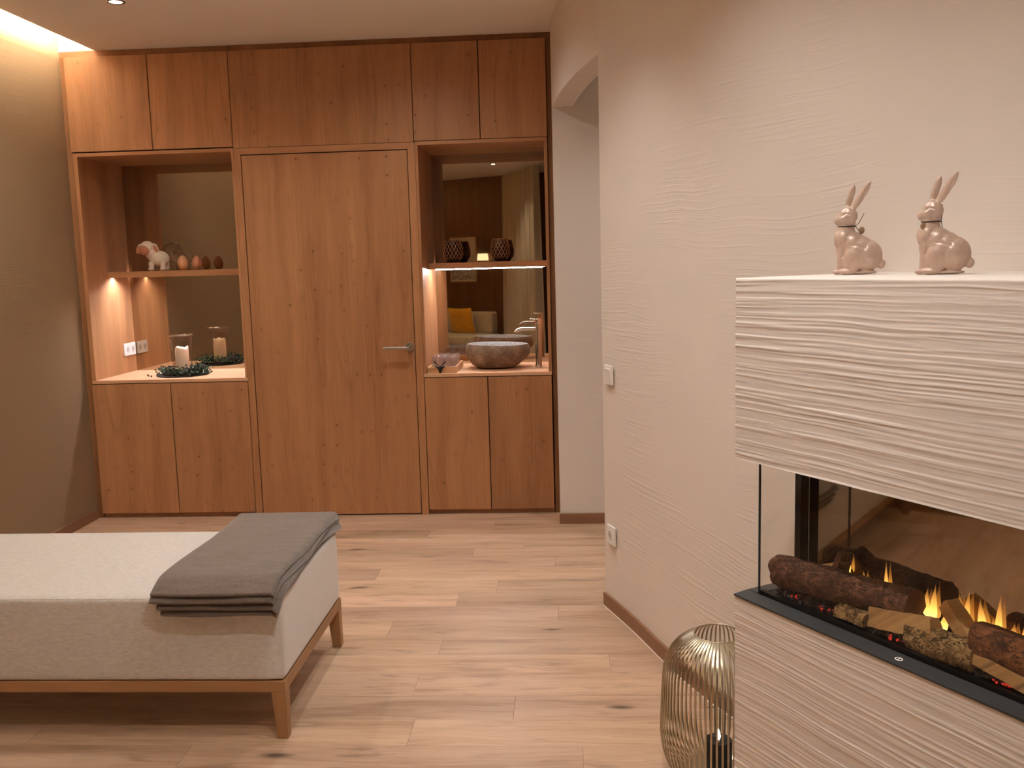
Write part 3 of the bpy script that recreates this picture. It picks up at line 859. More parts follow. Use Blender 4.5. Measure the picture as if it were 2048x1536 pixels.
MB().lathe([(0, 0.0355), (0.02, 0.0355), (0.022, 0.037), (0.0, 0.040)], (BX, BY, BZ), 24).build('drain', 'chrome', ba, smooth=True)

TX, TY = -0.172, 5.628
tp = thing('basin_tap', (TX, TY, 0.839), 'tall chrome basin tap standing beside the stone washbasin', 'tap')
MB().lathe([(0, 0), (0.0235, 0), (0.0235, 0.004), (0.0190, 0.006), (0.0190, 0.262), (0.0185, 0.264), (0.0185, 0.266), (0.0190, 0.268), (0.0190, 0.291), (0.0175, 0.294), (0.0, 0.294)], (TX, TY, 0.839), 36).build('column', 'chrome', tp, angle=40)
sp = [(TX - 0.01, TY, 0.839 + 0.232), (TX - 0.10, TY, 0.839 + 0.232)]
for k in range(1, 8):
    a = k / 7 * math.radians(62)
    sp.append((TX - 0.10 - 0.042 * math.sin(a), TY, 0.839 + 0.232 - 0.042 * (1 - math.cos(a))))
MB().tube(sp, 0.0115, 18).build('spout', 'chrome', tp, angle=60)
MB().tube([(TX - 0.008, TY, 0.839 + 0.288), (TX - 0.048, TY, 0.839 + 0.291)], 0.0032, 10).build('lever', 'chrome', tp, angle=50)

M['tray_wood'] = wood('raw_pine_tray', 'X', light=(226, 184, 138), mid=(206, 160, 114), dark=(160, 116, 78), veins=0.6)
gx0, gx1, gy0, gy1 = -0.818, -0.647, 5.432, 5.800
gt = thing('glass_tray', ((gx0 + gx1) / 2, (gy0 + gy1) / 2, 0.839), 'low pine tray full of upturned drinking glasses', 'tray')
bx('tray_base', 'tray_wood', gt, gx0, gx1, gy0, gy1, 0.839, 0.845, 0)
bx('tray_side', 'tray_wood', gt, gx0, gx1, gy0, gy0 + 0.009, 0.845, 0.874, 0.0008)
bx('tray_side', 'tray_wood', gt, gx0, gx1, gy1 - 0.009, gy1, 0.845, 0.874, 0.0008)
bx('tray_side', 'tray_wood', gt, gx0, gx0 + 0.009, gy0 + 0.009, gy1 - 0.009, 0.845, 0.874, 0.0008)
bx('tray_side', 'tray_wood', gt, gx1 - 0.009, gx1, gy0 + 0.009, gy1 - 0.009, 0.845, 0.874, 0.0008)
gprof = [(0.0235, 0.0), (0.0238, 0.03), (0.0225, 0.07), (0.0215, 0.078), (0.0195, 0.081), (0.0, 0.081), (0.0, 0.072), (0.0190, 0.072), (0.0208, 0.066), (0.0222, 0.03), (0.0222, 0.0)]
gme = MB().lathe(gprof, (0, 0, 0), 28, closed=False)
gme.f += [(i * 11 + 10, ((i + 1) % 28) * 11 + 10, ((i + 1) % 28) * 11, i * 11) for i in range(28)]
gmesh = gme.mesh('drinking_glass', smooth=True)
cols = ['beside the niche panel', 'in the middle column', 'nearest the washbasin']
rws = ['front row of the tray', 'second row of the tray', 'third row of the tray', 'fourth row of the tray', 'rear row of the tray']
for j in range(5):
    for i in range(3):
        if (i, j) in ((2, 0),): pass
        o = link('drinking_glass', gmesh, 'tumbler_glass')
        o.location = (gx0 + 0.035 + i * 0.0505, gy0 + 0.115 + j * 0.0505 - 0.02, 0.8452)
        tag(o, 'upturned clear glass %s, %s' % (cols[i], rws[j]), 'glass', 'upturned glasses on the tray')
# deer head ornament in front of the tray
dx, dy, dz = -0.742, 5.424, 0.839
dh = thing('deer_head_ornament', (dx, dy, dz), 'small black stag head ornament on the front of the tray', 'ornament')
m = MB()
m.ball((0, 0, 0.011), (0.0085, 0.0055, 0.011), 14, 10)
m.ball((0, 0, 0.026), (0.014, 0.006, 0.014), 14, 10)
m.ball((0, 0, 0.034), (0.011, 0.005, 0.008), 14, 10)
for s in (-1, 1): m.ball((s * 0.019, 0, 0.037), (0.011, 0.0035, 0.005), 12, 8, Matrix.Rotation(-s * 0.35, 3, 'Y'))
me = evaluated_mesh(m.mesh('head'), [('REMESH', dict(mode='VOXEL', voxel_size=0.0012)), ('SMOOTH', dict(iterations=3, factor=0.5))])
me.polygons.foreach_set('use_smooth', [True] * len(me.polygons))
link('head', me, 'black_metal', dh)
for s in (-1, 1):
    an = MB()
    an.tube([(s * 0.004, 0, 0.039), (s * 0.010, 0, 0.048), (s * 0.022, 0, 0.053), (s * 0.030, 0, 0.062), (s * 0.031, 0, 0.074)], [0.0034, 0.0032, 0.003, 0.0027, 0.0014], 6)
    an.tube([(s * 0.020, 0, 0.052), (s * 0.018, 0, 0.066)], [0.0027, 0.0013], 6)
    an.tube([(s * 0.026, 0, 0.056), (s * 0.025, 0, 0.071)], [0.0027, 0.0013], 6)
    an.tube([(s * 0.029, 0, 0.061), (s * 0.037, 0, 0.067)], [0.0026, 0.0013], 6)
    an.build('antler', 'black_metal', dh, local=True, smooth=True)

# ------------------------------------------------------------------ bench with folded blanket
BR, BL, BF, BK = -0.903, -2.78, 2.756, 3.500
bn = thing('upholstered_bench', ((BR + BL) / 2, (BF + BK) / 2, 0), 'long oatmeal upholstered bench on an oak frame', 'bench')
bx('rail', 'bench_wood', bn, BL, BR, BF, BF + 0.035, 0.155, 0.191, 0.001)
bx('rail', 'bench_wood', bn, BL, BR, BK - 0.035, BK, 0.155, 0.191, 0.001)
bx('rail', 'bench_wood_y', bn, BR - 0.035, BR, BF + 0.035, BK - 0.035, 0.155, 0.191, 0.001)
bx('rail', 'bench_wood_y', bn, BL, BL + 0.035, BF + 0.035, BK - 0.035, 0.155, 0.191, 0.001)
for (ex, dxs) in ((BR, -1), (BL, 1)):
    for (ey, dys) in ((BF, 1), (BK, -1)):
        a, b = 0.046, 0.034
        bot = [(ex, ey), (ex + dxs * b, ey), (ex + dxs * b, ey + dys * b), (ex, ey + dys * b)]
        top = [(ex, ey), (ex + dxs * a, ey), (ex + dxs * a, ey + dys * a), (ex, ey + dys * a)]
        MB().hexa([(p[0], p[1], 0.0) for p in bot] + [(p[0], p[1], 0.1552) for p in top]).build('leg', 'bench_wood_z', bn, bevel=0.0012, segs=1)
def cushion(name, mat, parent, x0, x1, y0, y1, z0, z1, crown=0.008, r=0.012, nx=40, ny=24, nz=8, side=0.006, local=False):
    """soft box: rounded edges, slightly crowned top and bulging sides"""
    bm = bmesh.new()
    bmesh.ops.create_cube(bm, size=1.0)
    bmesh.ops.subdivide_edges(bm, edges=bm.edges[:], cuts=14, use_grid_fill=True)
    off = Vector((0, 0, 0)) if local or parent is None else world_loc(parent)
    hx_, hy_, hz_ = (x1 - x0) / 2, (y1 - y0) / 2, (z1 - z0) / 2
    for v in bm.verts:
        p = v.co * 2.0
        # concentrate vertices near the edges
        q = Vector([math.copysign(abs(c) ** 0.45, c) if abs(c) > 1e-6 else 0.0 for c in p])
        w_ = Vector((q.x * hx_, q.y * hy_, q.z * hz_))
        inner = Vector((max(-hx_ + r, min(hx_ - r, w_.x)), max(-hy_ + r, min(hy_ - r, w_.y)), max(-hz_ + r, min(hz_ - r, w_.z))))
        dlt = w_ - inner
        if dlt.length > 1e-9: w_ = inner + dlt.normalized() * min(dlt.length, r)
        fx, fy, fz = 1 - q.x ** 2, 1 - q.y ** 2, 1 - q.z ** 2
        if q.z > 0.9: w_.z += crown * max(fx, 0) ** 0.5 * max(fy, 0) ** 0.5
        if abs(q.y) > 0.9: w_.y += math.copysign(side, q.y) * max(fz, 0) * max(fx, 0) ** 0.3
        if abs(q.x) > 0.9: w_.x += math.copysign(side, q.x) * max(fz, 0) * max(fy, 0) ** 0.3
        v.co = w_ + Vector(((x0 + x1) / 2, (y0 + y1) / 2, (z0 + z1) / 2)) - off
    bmesh.ops.recalc_face_normals(bm, faces=bm.faces)
    me = bpy.data.meshes.new(name); bm.to_mesh(me); bm.free()
    me.polygons.foreach_set('use_smooth', [True] * len(me.polygons))
    return link(name, me, mat, parent)
up = cushion('upholstery', 'linen', bn, BL + 0.001, BR - 0.002, BF + 0.001, BK - 0.001, 0.191, 0.464, crown=0.010, r=0.014, side=0.004)
sm = MB()
sm.tube([(BL + 0.02, BF + 0.006, 0.4605), (BR - 0.008, BF + 0.006, 0.4605)], 0.0013, 6)
sm.tube([(BR - 0.008, BF + 0.006, 0.4605), (BR - 0.008, BK - 0.006, 0.4605)], 0.0013, 6)
sm.build('seam', 'linen', up, smooth=True)

bl = thing('folded_blanket', (-1.09, 3.1, 0.47), 'folded taupe fleece blanket draped over the bench end', 'blanket')
def blanket_layer(k, xa, xb, yb, yf, zt, drop, th):
    """one folded layer: lies on the bench, its rounded front fold sags over the bench edge"""
    path = []
    NP = 30
    y0 = BF + 0.045
    for i in range(NP + 1):
        s = i / NP
        y = yb + (yf - yb) * (1 - (1 - s) ** 1.6)
        q = max(0.0, (y0 - y) / (y0 - yf))
        path.append((y, zt - drop * q ** 1.7))
    n = len(path); cols_ = 36; ring = 6
    V = []; F = []
    def section(i, s):
        a = path[max(i - 1, 0)]; b = path[min(i + 1, n - 1)]
        tx, tz = b[0] - a[0], b[1] - a[1]; l = math.hypot(tx, tz); tx /= l; tz /= l
        return tz, -tx, tx, tz
    w2 = 2 * n + ring
    for c in range(cols_ + 1):
        s = c / cols_
        ed = math.sqrt(max(0.0, 1 - (1 - min(1.0, min(s, 1 - s) / 0.035)) ** 2)) if min(s, 1 - s) < 0.035 else 1.0
        hh = th * 0.5 * (0.5 + 0.5 * ed)
        pts = []
        for i in range(n):
            ny, nz, tx, tz = section(i, s); pts.append((path[i][0] + ny * hh, path[i][1] + nz * hh, i))
        ny, nz, tx, tz = section(n - 1, s)
        for r in range(1, ring + 1):
            a = PI * r / (ring + 1)
            pts.append((path[-1][0] + ny * hh * math.cos(a) + tx * hh * math.sin(a), path[-1][1] + nz * hh * math.cos(a) + tz * hh * math.sin(a), n - 1))
        for i in reversed(range(n)):
            ny, nz, tx, tz = section(i, s); pts.append((path[i][0] - ny * hh, path[i][1] - nz * hh, i))
        for (y, z, i) in pts:
            q = max(0.0, (y0 - y) / (y0 - yf))
            x = xa + (xb - xa) * s + 0.020 * noise.noise(Vector((y * 2.6, k * 0.6, 2.0 + (5 if s > 0.5 else 0)))) * abs(2 * s - 1)
            wob = noise.noise(Vector((x * 6.0, k * 2.3, 0.7)))
            z += 0.0035 * wob * q + 0.0022 * noise.noise(Vector((x * 8, y * 6, 0.3)))
            y += 0.006 * noise.noise(Vector((x * 5.0, k * 4.1, 9.0))) * q
            if x > BR - 0.010: z -= (x - (BR - 0.010)) * (0.9 + 0.5 * (y > 3.3))
            V.append((x, y, z))
    for c in range(cols_):
        for j in range(w2):
            j2 = (j + 1) % w2
            F.append((c * w2 + j, (c + 1) * w2 + j, (c + 1) * w2 + j2, c * w2 + j2))
    F.append(tuple(range(w2))); F.append(tuple(cols_ * w2 + j for j in reversed(range(w2))))
    return MB().add(V, F)
for k, (xa, xb, yb, yf, drop, zt) in enumerate(((-1.290, -0.903, 3.522, 2.706, 0.028, 0.5215), (-1.284, -0.900, 3.530, 2.700, 0.036, 0.5085),
                                               (-1.276, -0.894, 3.518, 2.704, 0.046, 0.4955), (-1.268, -0.905, 3.510, 2.712, 0.055, 0.4825))):
    blanket_layer(k, xa, xb, yb, yf, zt, drop, 0.0120).build('fold_layer', 'blanket', bl, angle=70)

# ------------------------------------------------------------------ fireplace
RZF = -(PI / 2 - AF)
def FW(x, y, z):
    p = FIRE - D_ * x - N_ * y
    return Vector((p.x, p.y, z))
fp = thing('fireplace', FIRE, 'cream combed-plaster fireplace with a glazed corner opening', 'fireplace', RZF)
_rs = np.random.RandomState(5)
_tab = _rs.rand(256, 256)
def vnoise(x, y):
    xi = np.floor(x).astype(int); yi = np.floor(y).astype(int); fx = x - xi; fy = y - yi
    fx = fx * fx * (3 - 2 * fx); fy = fy * fy * (3 - 2 * fy)
    g_ = lambda a, b: _tab[a % 256, b % 256]
    return (g_(xi, yi) * (1 - fx) + g_(xi + 1, yi) * fx) * (1 - fy) + (g_(xi, yi + 1) * (1 - fx) + g_(xi + 1, yi + 1) * fx) * fy
def combed(x, z, amp):
    zz = z + 0.026 * (vnoise(x * 1.8 + 3, z * 3.5) - 0.5) + 0.006 * (vnoise(x * 7 + 9, z * 9) - 0.5)
    a = vnoise(x * 3.5, zz * 260.0); b = vnoise(x * 9.0 + 40, zz * 430.0); c = vnoise(x * 2.5 + 80, zz * 140.0)
    r = np.clip(a * 0.6 + b * 0.25 + c * 0.5 - 0.55, 0, 1) * 2.2
    msk = 0.45 + 0.75 * vnoise(x * 3 + 20, z * 7 + 20)
    edge = np.exp(-(x / 0.03) ** 2)
    e = vnoise(x * 25 + 7, z * 170 + 60)
    return amp * (r * msk + 0.5 * edge * (e - 0.3) + 0.15 * (vnoise(x * 90, z * 90) - 0.5))
def plaster_block(name, z0, z1, y1, amp, zfine0):
    xs = np.concatenate([np.linspace(0, 0.95, 191), np.linspace(1.0, 2.3, 14)])
    zs = np.linspace(zfine0, z1, int((z1 - zfine0) / 0.0013))
    if zfine0 > z0: zs = np.concatenate([np.linspace(z0, zfine0, 8)[:-1], zs])
    X, Z = np.meshgrid(xs, zs, indexing='ij')
    Y = -combed(X, Z, amp)
    dz = np.minimum(z1 - Z, 1.0); rnd_e = 0.004
    Y += np.where(dz < rnd_e, (rnd_e - np.sqrt(np.clip(rnd_e ** 2 - (rnd_e - dz) ** 2, 0, None))), 0)
    nx, nz = X.shape
    V = np.stack([X.ravel(), Y.ravel(), Z.ravel()], 1).tolist()
    idx = np.arange(nx * nz).reshape(nx, nz)
    F = np.stack([idx[:-1, :-1].ravel(), idx[1:, :-1].ravel(), idx[1:, 1:].ravel(), idx[:-1, 1:].ravel()], 1).tolist()
    o = len(V)
    V += [[x, y1, z1] for x in xs] + [[0.0, y1, z] for z in zs] + [[x, y1, z0] for x in xs]
    for i in range(nx - 1):
        F.append([idx[i, nz - 1], idx[i + 1, nz - 1], o + i + 1, o + i])
        F.append([idx[i + 1, 0], idx[i, 0], o + nx + nz + i, o + nx + nz + i + 1])
    for j in range(nz - 1): F.append([idx[0, j + 1], o + nx + j + 1, o + nx + j, idx[0, j]])
    me = bpy.data.meshes.new(name)
    me.from_pydata(V, [], [[int(q) for q in fc] for fc in F]); me.validate()
    me.polygons.foreach_set('use_smooth', [True] * len(me.polygons))
    me.set_sharp_from_angle(angle=math.radians(55)); me.update()
    return link(name, me, 'breast', fp)
ZS, ZL, ZT = 0.684, 1.012, 1.424
plaster_block('lower_breast', 0.0, ZS, 0.499, 0.0016, 0.16)
plaster_block('upper_breast', ZL, ZT, 0.499, 0.0017, ZL)
bx('core', 'breast', fp, 0.045, 2.3, 0.182, 0.499, ZS, ZL, 0, local=True)
sl = MB()
sl.hexa([(-0.001, -0.003, ZS), (2.3, -0.003, ZS), (2.3, 0.040, ZS), (-0.001, 0.040, ZS), (-0.001, -0.003, ZS + 0.004), (2.3, -0.003, ZS + 0.004), (2.3, 0.040, ZS + 0.009), (-0.001, 0.040, ZS + 0.007)])
sl.hexa([(-0.001, 0.040, ZS), (0.036, 0.040, ZS), (0.036, 0.18, ZS), (-0.001, 0.18, ZS), (-0.001, 0.040, ZS + 0.007), (0.036, 0.040, ZS + 0.009), (0.036, 0.18, ZS + 0.009), (-0.001, 0.18, ZS + 0.007)])
sill = sl.build('sill', 'sill_metal', fp, local=True)
sill['label'] = 'anthracite metal sill'
bd = MB().lathe([(0.0, 0.0), (0.0085, 0.0), (0.0085, 0.0006), (0.0, 0.0006)], (0, 0, 0), 24, sx=1.0, sy=0.75).build('badge', 'white_plastic', sill, local=True)
bd.location = (0.448, 0.016, ZS + 0.0065); bd.rotation_euler = (0.13, 0, 0)
for s in (-1, 1):
    q = MB().ball((s * 0.0033, 0, 0.0007), (0.0021, 0.0034, 0.0004), 10, 6).build('badge_mark', 'black_metal', sill, local=True, smooth=True)
    q.location = (0.448, 0.016, ZS + 0.0065); q.rotation_euler = (0.13, 0, 0)
fr = MB()
fr.box(0.036, 2.25, 0.044, 0.056, ZS, ZS + 0.015)
fr.build('inner_frame', 'black_metal', fp, local=True)
bx('burner_tray', 'black_metal', fp, 0.040, 2.25, 0.056, 0.174, ZS, ZS + 0.008, 0, local=True)
bx('glass_pane', 'pane', fp, 0.038, 2.25, 0.0395, 0.0425, ZS + 0.009, ZL - 0.001, 0, local=True)
bx('glass_pane', 'pane', fp, 0.0365, 0.0390, 0.0430, 0.1500, ZS + 0.009, ZL - 0.001, 0, local=True)
bx('glass_joint', 'sill_metal', fp, 0.0350, 0.0385, 0.0385, 0.0425, ZS + 0.008, ZL - 0.001, 0, local=True)
bx('corner_post', 'black_metal', fp, 0.036, 0.056, 0.150, 0.176, ZS + 0.008, ZL - 0.001, 0.001, local=True)
bx('top_frame', 'black_metal', fp, 0.036, 2.25, 0.036, 0.174, ZL - 0.006, ZL - 0.0005, 0, local=True)
_k = math.tan(math.radians(3.0))
MB().hexa([(0.056, 0.1775, ZS + 0.002), (1.45, 0.1775 - 1.394 * _k, ZS + 0.002), (1.45, 0.181, ZS + 0.002), (0.056, 0.181, ZS + 0.002),
           (0.056, 0.1775, ZL - 0.001), (1.45, 0.1775 - 1.394 * _k, ZL - 0.001), (1.45, 0.181, ZL - 0.001), (0.056, 0.181, ZL - 0.001)]).build('rear_mirror', 'fire_mirror', fp, local=True)
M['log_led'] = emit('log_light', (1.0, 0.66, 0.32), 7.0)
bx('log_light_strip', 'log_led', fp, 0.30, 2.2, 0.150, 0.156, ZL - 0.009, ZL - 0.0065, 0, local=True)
# coals
rg = random.Random(21)
co = MB(); em = MB()
def rock(mb, c, r):
    b = []
    for i in range(6):
        pass
    ph = rg.uniform(0, 6)
    pts = [Vector((math.cos(a), math.sin(a), 0)) for a in (0, PI / 2, PI, 3 * PI / 2)] + [Vector((0, 0, 1)), Vector((0, 0, -1))]
    R_ = Matrix.Rotation(rg.uniform(0, 6), 3, 'X') @ Matrix.Rotation(rg.uniform(0, 6), 3, 'Z')
    pts = [(R_ @ p) * r * rg.uniform(0.6, 1.3) for p in pts]
    mb.add([(p.x + c[0], p.y + c[1], p.z + c[2]) for p in pts], [(0, 1, 4), (1, 2, 4), (2, 3, 4), (3, 0, 4), (1, 0, 5), (2, 1, 5), (3, 2, 5), (0, 3, 5)])
for i in range(900):
    r = rg.uniform(0.003, 0.010)
    rock(co, (rg.uniform(0.06, 1.1), rg.uniform(0.064, 0.168), ZS + 0.009 + rg.uniform(0, 0.012)), r)
for (ex, ey) in ((0.105, 0.075), (0.115, 0.08), (0.20, 0.072), (0.185, 0.078), (0.21, 0.08), (0.385, 0.066), (0.40, 0.07), (0.375, 0.075), (0.555, 0.065), (0.56, 0.07), (0.62, 0.063), (0.63, 0.066), (0.64, 0.07), (0.30, 0.12), (0.45, 0.13), (0.7, 0.07), (0.8, 0.08)):
    rock(em, (ex, ey, ZS + 0.016), rg.uniform(0.003, 0.006)); rock(em, (ex + rg.uniform(-0.012, 0.012), ey + 0.006, ZS + 0.015), rg.uniform(0.002, 0.005))
M['coal'] = plain('black_coal', (22, 19, 18), 0.35)
M['ember'] = emit('glowing_ember', (1.0, 0.05, 0.03), 0.42)
tag(co.build('coals', 'coal', fp, local=True), kind='stuff')
tag(em.build('glowing_coals', 'ember', fp, local=True), kind='stuff')

def bark(name, c1, c2, c3, strength=0.8, sc=40.0):
    m = NT(name)
    x, y, z = m.coords('Object', False)
    n1 = m.noise(m.xyz(x, y, z), sc, 6.0, 0.65, 0.6)
    n2 = m.noise(m.xyz(x, y, m.math('MULTIPLY', z, 1.8)), sc * 1.3, 5.0, 0.6, 1.2)
    crack = m.maprange(m.math('ABSOLUTE', m.math('SUBTRACT', n2, 0.5)), 0.0, 0.035, 0.0, 1.0)
    c = m.ramp(n1, [(0.3, lin(c3)), (0.5, lin(c2)), (0.7, lin(c1))])
    m.set(Base_Color=m.mix(crack, lin(tuple(int(k * 0.5) for k in c3)), c), Roughness=0.85)
    m.bump(m.math('ADD', crack, n1), strength, 0.006)
    return m.m
M['bark_dark'] = bark('dark_bark', (150, 104, 76), (112, 74, 52), (70, 44, 30))
M['bark_pale'] = bark('pale_bark', (206, 172, 116), (168, 132, 84), (96, 70, 42), 0.9, 34.0)
M['bark_red'] = bark('red_brown_bark', (168, 110, 66), (126, 78, 44), (74, 42, 24), 0.6, 26.0)
M['split_wood'] = wood('split_firewood', 'X', light=(222, 184, 128), mid=(196, 154, 100), dark=(140, 100, 60), veins=0.7, rough=0.7)
M['cut_end'] = plain('cut_log_end', (96, 62, 40), 0.9)
def log(label, a, b, r, mat, end_mat, seed, bumpy=0.10, flat=1.0, stub=None):
    A, B = FW(*a), FW(*b)
    mid = (A + B) / 2
    t = thing('firewood_log', mid, label, 'log', group='logs in the fireplace')
    ax = (B - A); L_ = ax.length; ax.normalize()
    sd = ax.cross(Vector((0, 0, 1))).normalized(); upv = sd.cross(ax)
    m = MB(); V = []; F = []; NS, NR = 30, 28
    for i in range(NS + 1):
        s = i / NS
        for k in range(NR):
            an = 2 * PI * k / NR
            q = Vector((math.cos(an) * 2.0, math.sin(an) * 2.0, s * L_ * 26 + seed * 7.3))
            rr = r * (1 + bumpy * noise.noise(q) + bumpy * 0.5 * noise.noise(q * 2.7)) * (0.97 + 0.06 * math.sin(s * 5 + seed))
            tilt = 0.25 * r * math.sin(an) * (1 if i in (0,) else 0) * (-1)
            p = A + ax * (L_ * s + tilt) + sd * math.cos(an) * rr + upv * math.sin(an) * rr * flat
            V.append(p)
    for i in range(NS):
        for k in range(NR):
            k2 = (k + 1) % NR
            F.append((i * NR + k, i * NR + k2, (i + 1) * NR + k2, (i + 1) * NR + k))
    m.add(V, F); m.build('bark', mat, t, smooth=True)
    for e, nm in ((0, 0), (NS, 1)):
        ring = V[e * NR:(e + 1) * NR]; c = sum(ring, Vector()) / NR
        c = c + ax * (0.002 if e else -0.002)
        MB().add(ring + [c], [(k, (k + 1) % NR, NR) for k in range(NR)]).build('cut_end', end_mat, t)
    if stub:
        s0, s1, sr = stub
        MB().tube([FW(*s0), FW(*s1)], [sr, sr * 0.85], 14).build('branch_stub', mat, t, angle=50)
    return t
def wedge(label, a, b, poly, mat, seed, mat_bark=None):
    """split log: polygon section (across, up) swept from a to b"""
    A, B = FW(*a), FW(*b); mid = (A + B) / 2
    t = thing('firewood_log', mid, label, 'log', group='logs in the fireplace')
    ax = (B - A); L_ = ax.length; ax.normalize()
    sd = ax.cross(Vector((0, 0, 1))).normalized(); upv = sd.cross(ax)
    # densify the polygon
    pp = []
    for (p, q) in zip(poly, poly[1:] + poly[:1]):
        for k in range(5): pp.append((p[0] + (q[0] - p[0]) * k / 5, p[1] + (q[1] - p[1]) * k / 5))
    NR = len(pp); NS = 20; V = []; F = []
    for i in range(NS + 1):
        s = i / NS
        for k, (u, v) in enumerate(pp):
            q = noise.noise(Vector((u * 60, v * 60, s * L_ * 40 + seed * 3)))
            sc = 1 + 0.07 * q + 0.05 * math.sin(s * 4 + seed)
            V.append(A + ax * (L_ * s + 0.004 * noise.noise(Vector((u * 90, v * 90, seed))) * (1 if i in (0, NS) else 0)) + sd * u * sc + upv * v * sc)
    for i in range(NS):
        for k in range(NR):
            k2 = (k + 1) % NR
            F.append((i * NR + k, i * NR + k2, (i + 1) * NR + k2, (i + 1) * NR + k))
    F.append(tuple(reversed(range(NR)))); F.append(tuple(NS * NR + k for k in range(NR)))
    MB().add(V, F).build('split_wood', mat, t, angle=35)
    return t
zb = ZS + 0.018
log('long dark bark log lying at the glazed corner', (0.050, 0.092, zb + 0.040), (0.405, 0.112, zb + 0.062), 0.036, 'bark_dark', 'cut_end', 1, 0.16, stub=((0.205, 0.110, zb + 0.06), (0.190, 0.150, zb + 0.105), 0.020))
wedge('pale split log leaning behind the long dark log', (0.075, 0.135, zb + 0.018), (0.190, 0.155, zb + 0.070), [(-0.016, -0.016), (0.016, -0.016), (0.012, 0.014), (-0.004, 0.022)], 'split_wood', 2)
wedge('small flat yellowish bark chip below the long dark log', (0.245, 0.074, zb + 0.010), (0.325, 0.072, zb + 0.012), [(-0.017, -0.010), (0.017, -0.010), (0.013, 0.012), (-0.010, 0.016)], 'bark_pale', 3)
wedge('pale triangular split log with a smooth cut face', (0.325, 0.088, zb + 0.022), (0.475, 0.086, zb + 0.045), [(-0.024, -0.020), (0.022, -0.020), (0.012, 0.022), (-0.012, 0.016)], 'split_wood', 4)
log('chunky pale log with cracked yellow bark near the badge', (0.425, 0.082, zb + 0.012), (0.570, 0.084, zb + 0.018), 0.030, 'bark_pale', 'split_wood', 5, 0.14, 1.05)
wedge('pale split log standing on end behind the cracked log', (0.470, 0.130, zb + 0.085), (0.560, 0.104, zb + 0.020), [(-0.017, -0.014), (0.017, -0.014), (0.015, 0.014), (-0.012, 0.016)], 'split_wood', 6)
log('thick reddish brown log at the far end of the row', (0.560, 0.102, zb + 0.045), (0.860, 0.094, zb + 0.048), 0.036, 'bark_red', 'cut_end', 7, 0.08)
wedge('pale split kindling in front of the reddish log', (0.555, 0.078, zb + 0.030), (0.690, 0.072, zb + 0.008), [(-0.014, -0.012), (0.014, -0.012), (0.010, 0.012), (-0.010, 0.014)], 'split_wood', 8)
log('dark bark log beyond the reddish log', (0.93, 0.092, zb + 0.030), (1.18, 0.088, zb + 0.034), 0.030, 'bark_dark', 'cut_end', 9, 0.12)
# flames: thin tongues rising in front of the rear mirror
fm = NT('flame')
tc = fm.n('ShaderNodeTexCoord'); sepc = fm.n('ShaderNodeSeparateXYZ'); fm.t.links.new(tc.outputs['Generated'], sepc.inputs[0])
zz = sepc.outputs[2]
em_ = fm.n('ShaderNodeEmission')
fm.put(em_.inputs[0], fm.ramp(zz, [(0.0, (1.0, 0.62, 0.16, 1)), (0.35, (1.0, 0.48, 0.09, 1)), (1.0, (0.9, 0.30, 0.05, 1))]))
fm.put(em_.inputs[1], fm.maprange(zz, 0.0, 1.0, 2.4, 0.5))
trn = fm.n('ShaderNodeBsdfTransparent'); lw = fm.n('ShaderNodeLayerWeight'); lw.inputs[0].default_value = 0.5
fac = fm.math('MULTIPLY', fm.maprange(zz, 0.05, 1.0, 0.85, 0.06), fm.maprange(lw.outputs['Facing'], 0.35, 0.95, 1.0, 0.0))
mxs = fm.n('ShaderNodeMixShader'); fm.put(mxs.inputs[0], fac); fm.t.links.new(trn.outputs[0], mxs.inputs[1]); fm.t.links.new(em_.outputs[0], mxs.inputs[2])
fm.t.links.new(mxs.outputs[0], fm.out.inputs[0])
M['flame'] = fm.m
FLAMES = [(0.188, 0.170, 0.760, 0.050, 0.006, 0.3), (0.232, 0.170, 0.745, 0.036, 0.007, 0.2), (0.262, 0.171, 0.742, 0.030, 0.005, 0), (0.296, 0.170, 0.742, 0.080, 0.007, 0.25),
          (0.402, 0.165, 0.732, 0.064, 0.011, 0.3), (0.418, 0.166, 0.732, 0.078, 0.010, 0.2), (0.452, 0.140, 0.722, 0.055, 0.010, 0.6), (0.476, 0.168, 0.738, 0.072, 0.012, 0.4), (0.496, 0.169, 0.738, 0.085, 0.009, -0.3),
          (0.530, 0.168, 0.745, 0.068, 0.011, 0.4), (0.552, 0.168, 0.735, 0.050, 0.010, -0.2), (0.565, 0.170, 0.740, 0.095, 0.009, 0.2), (0.592, 0.168, 0.738, 0.050, 0.012, 0.3), (0.62, 0.168, 0.735, 0.07, 0.011, 0.0), (0.66, 0.168, 0.735, 0.08, 0.011, 0.3)]
for i, (fx, fy, fz, fh, fw_, lean) in enumerate(FLAMES):
    fy = min(fy, 0.1775 - (fx - 0.056) * _k - 0.006)
    def ffn(u, v, fx=fx, fy=fy, fz=fz, fh=fh, fw_=fw_, lean=lean, i=i):
        a = 2 * PI * u
        r = fw_ * (math.sin(PI * min(v, 0.999) ** 0.55) ** 0.8 * (1 - v) ** 0.45 + 0.02)
        ox = lean * fw_ * 1.6 * math.sin(v * 2.6 + i) * v
        return (fx + ox + r * math.cos(a), fy + r * 0.28 * math.sin(a), fz + fh * v)
    MB().grid(ffn, 14, 16).build('flame', 'flame', fp, local=True, smooth=True)

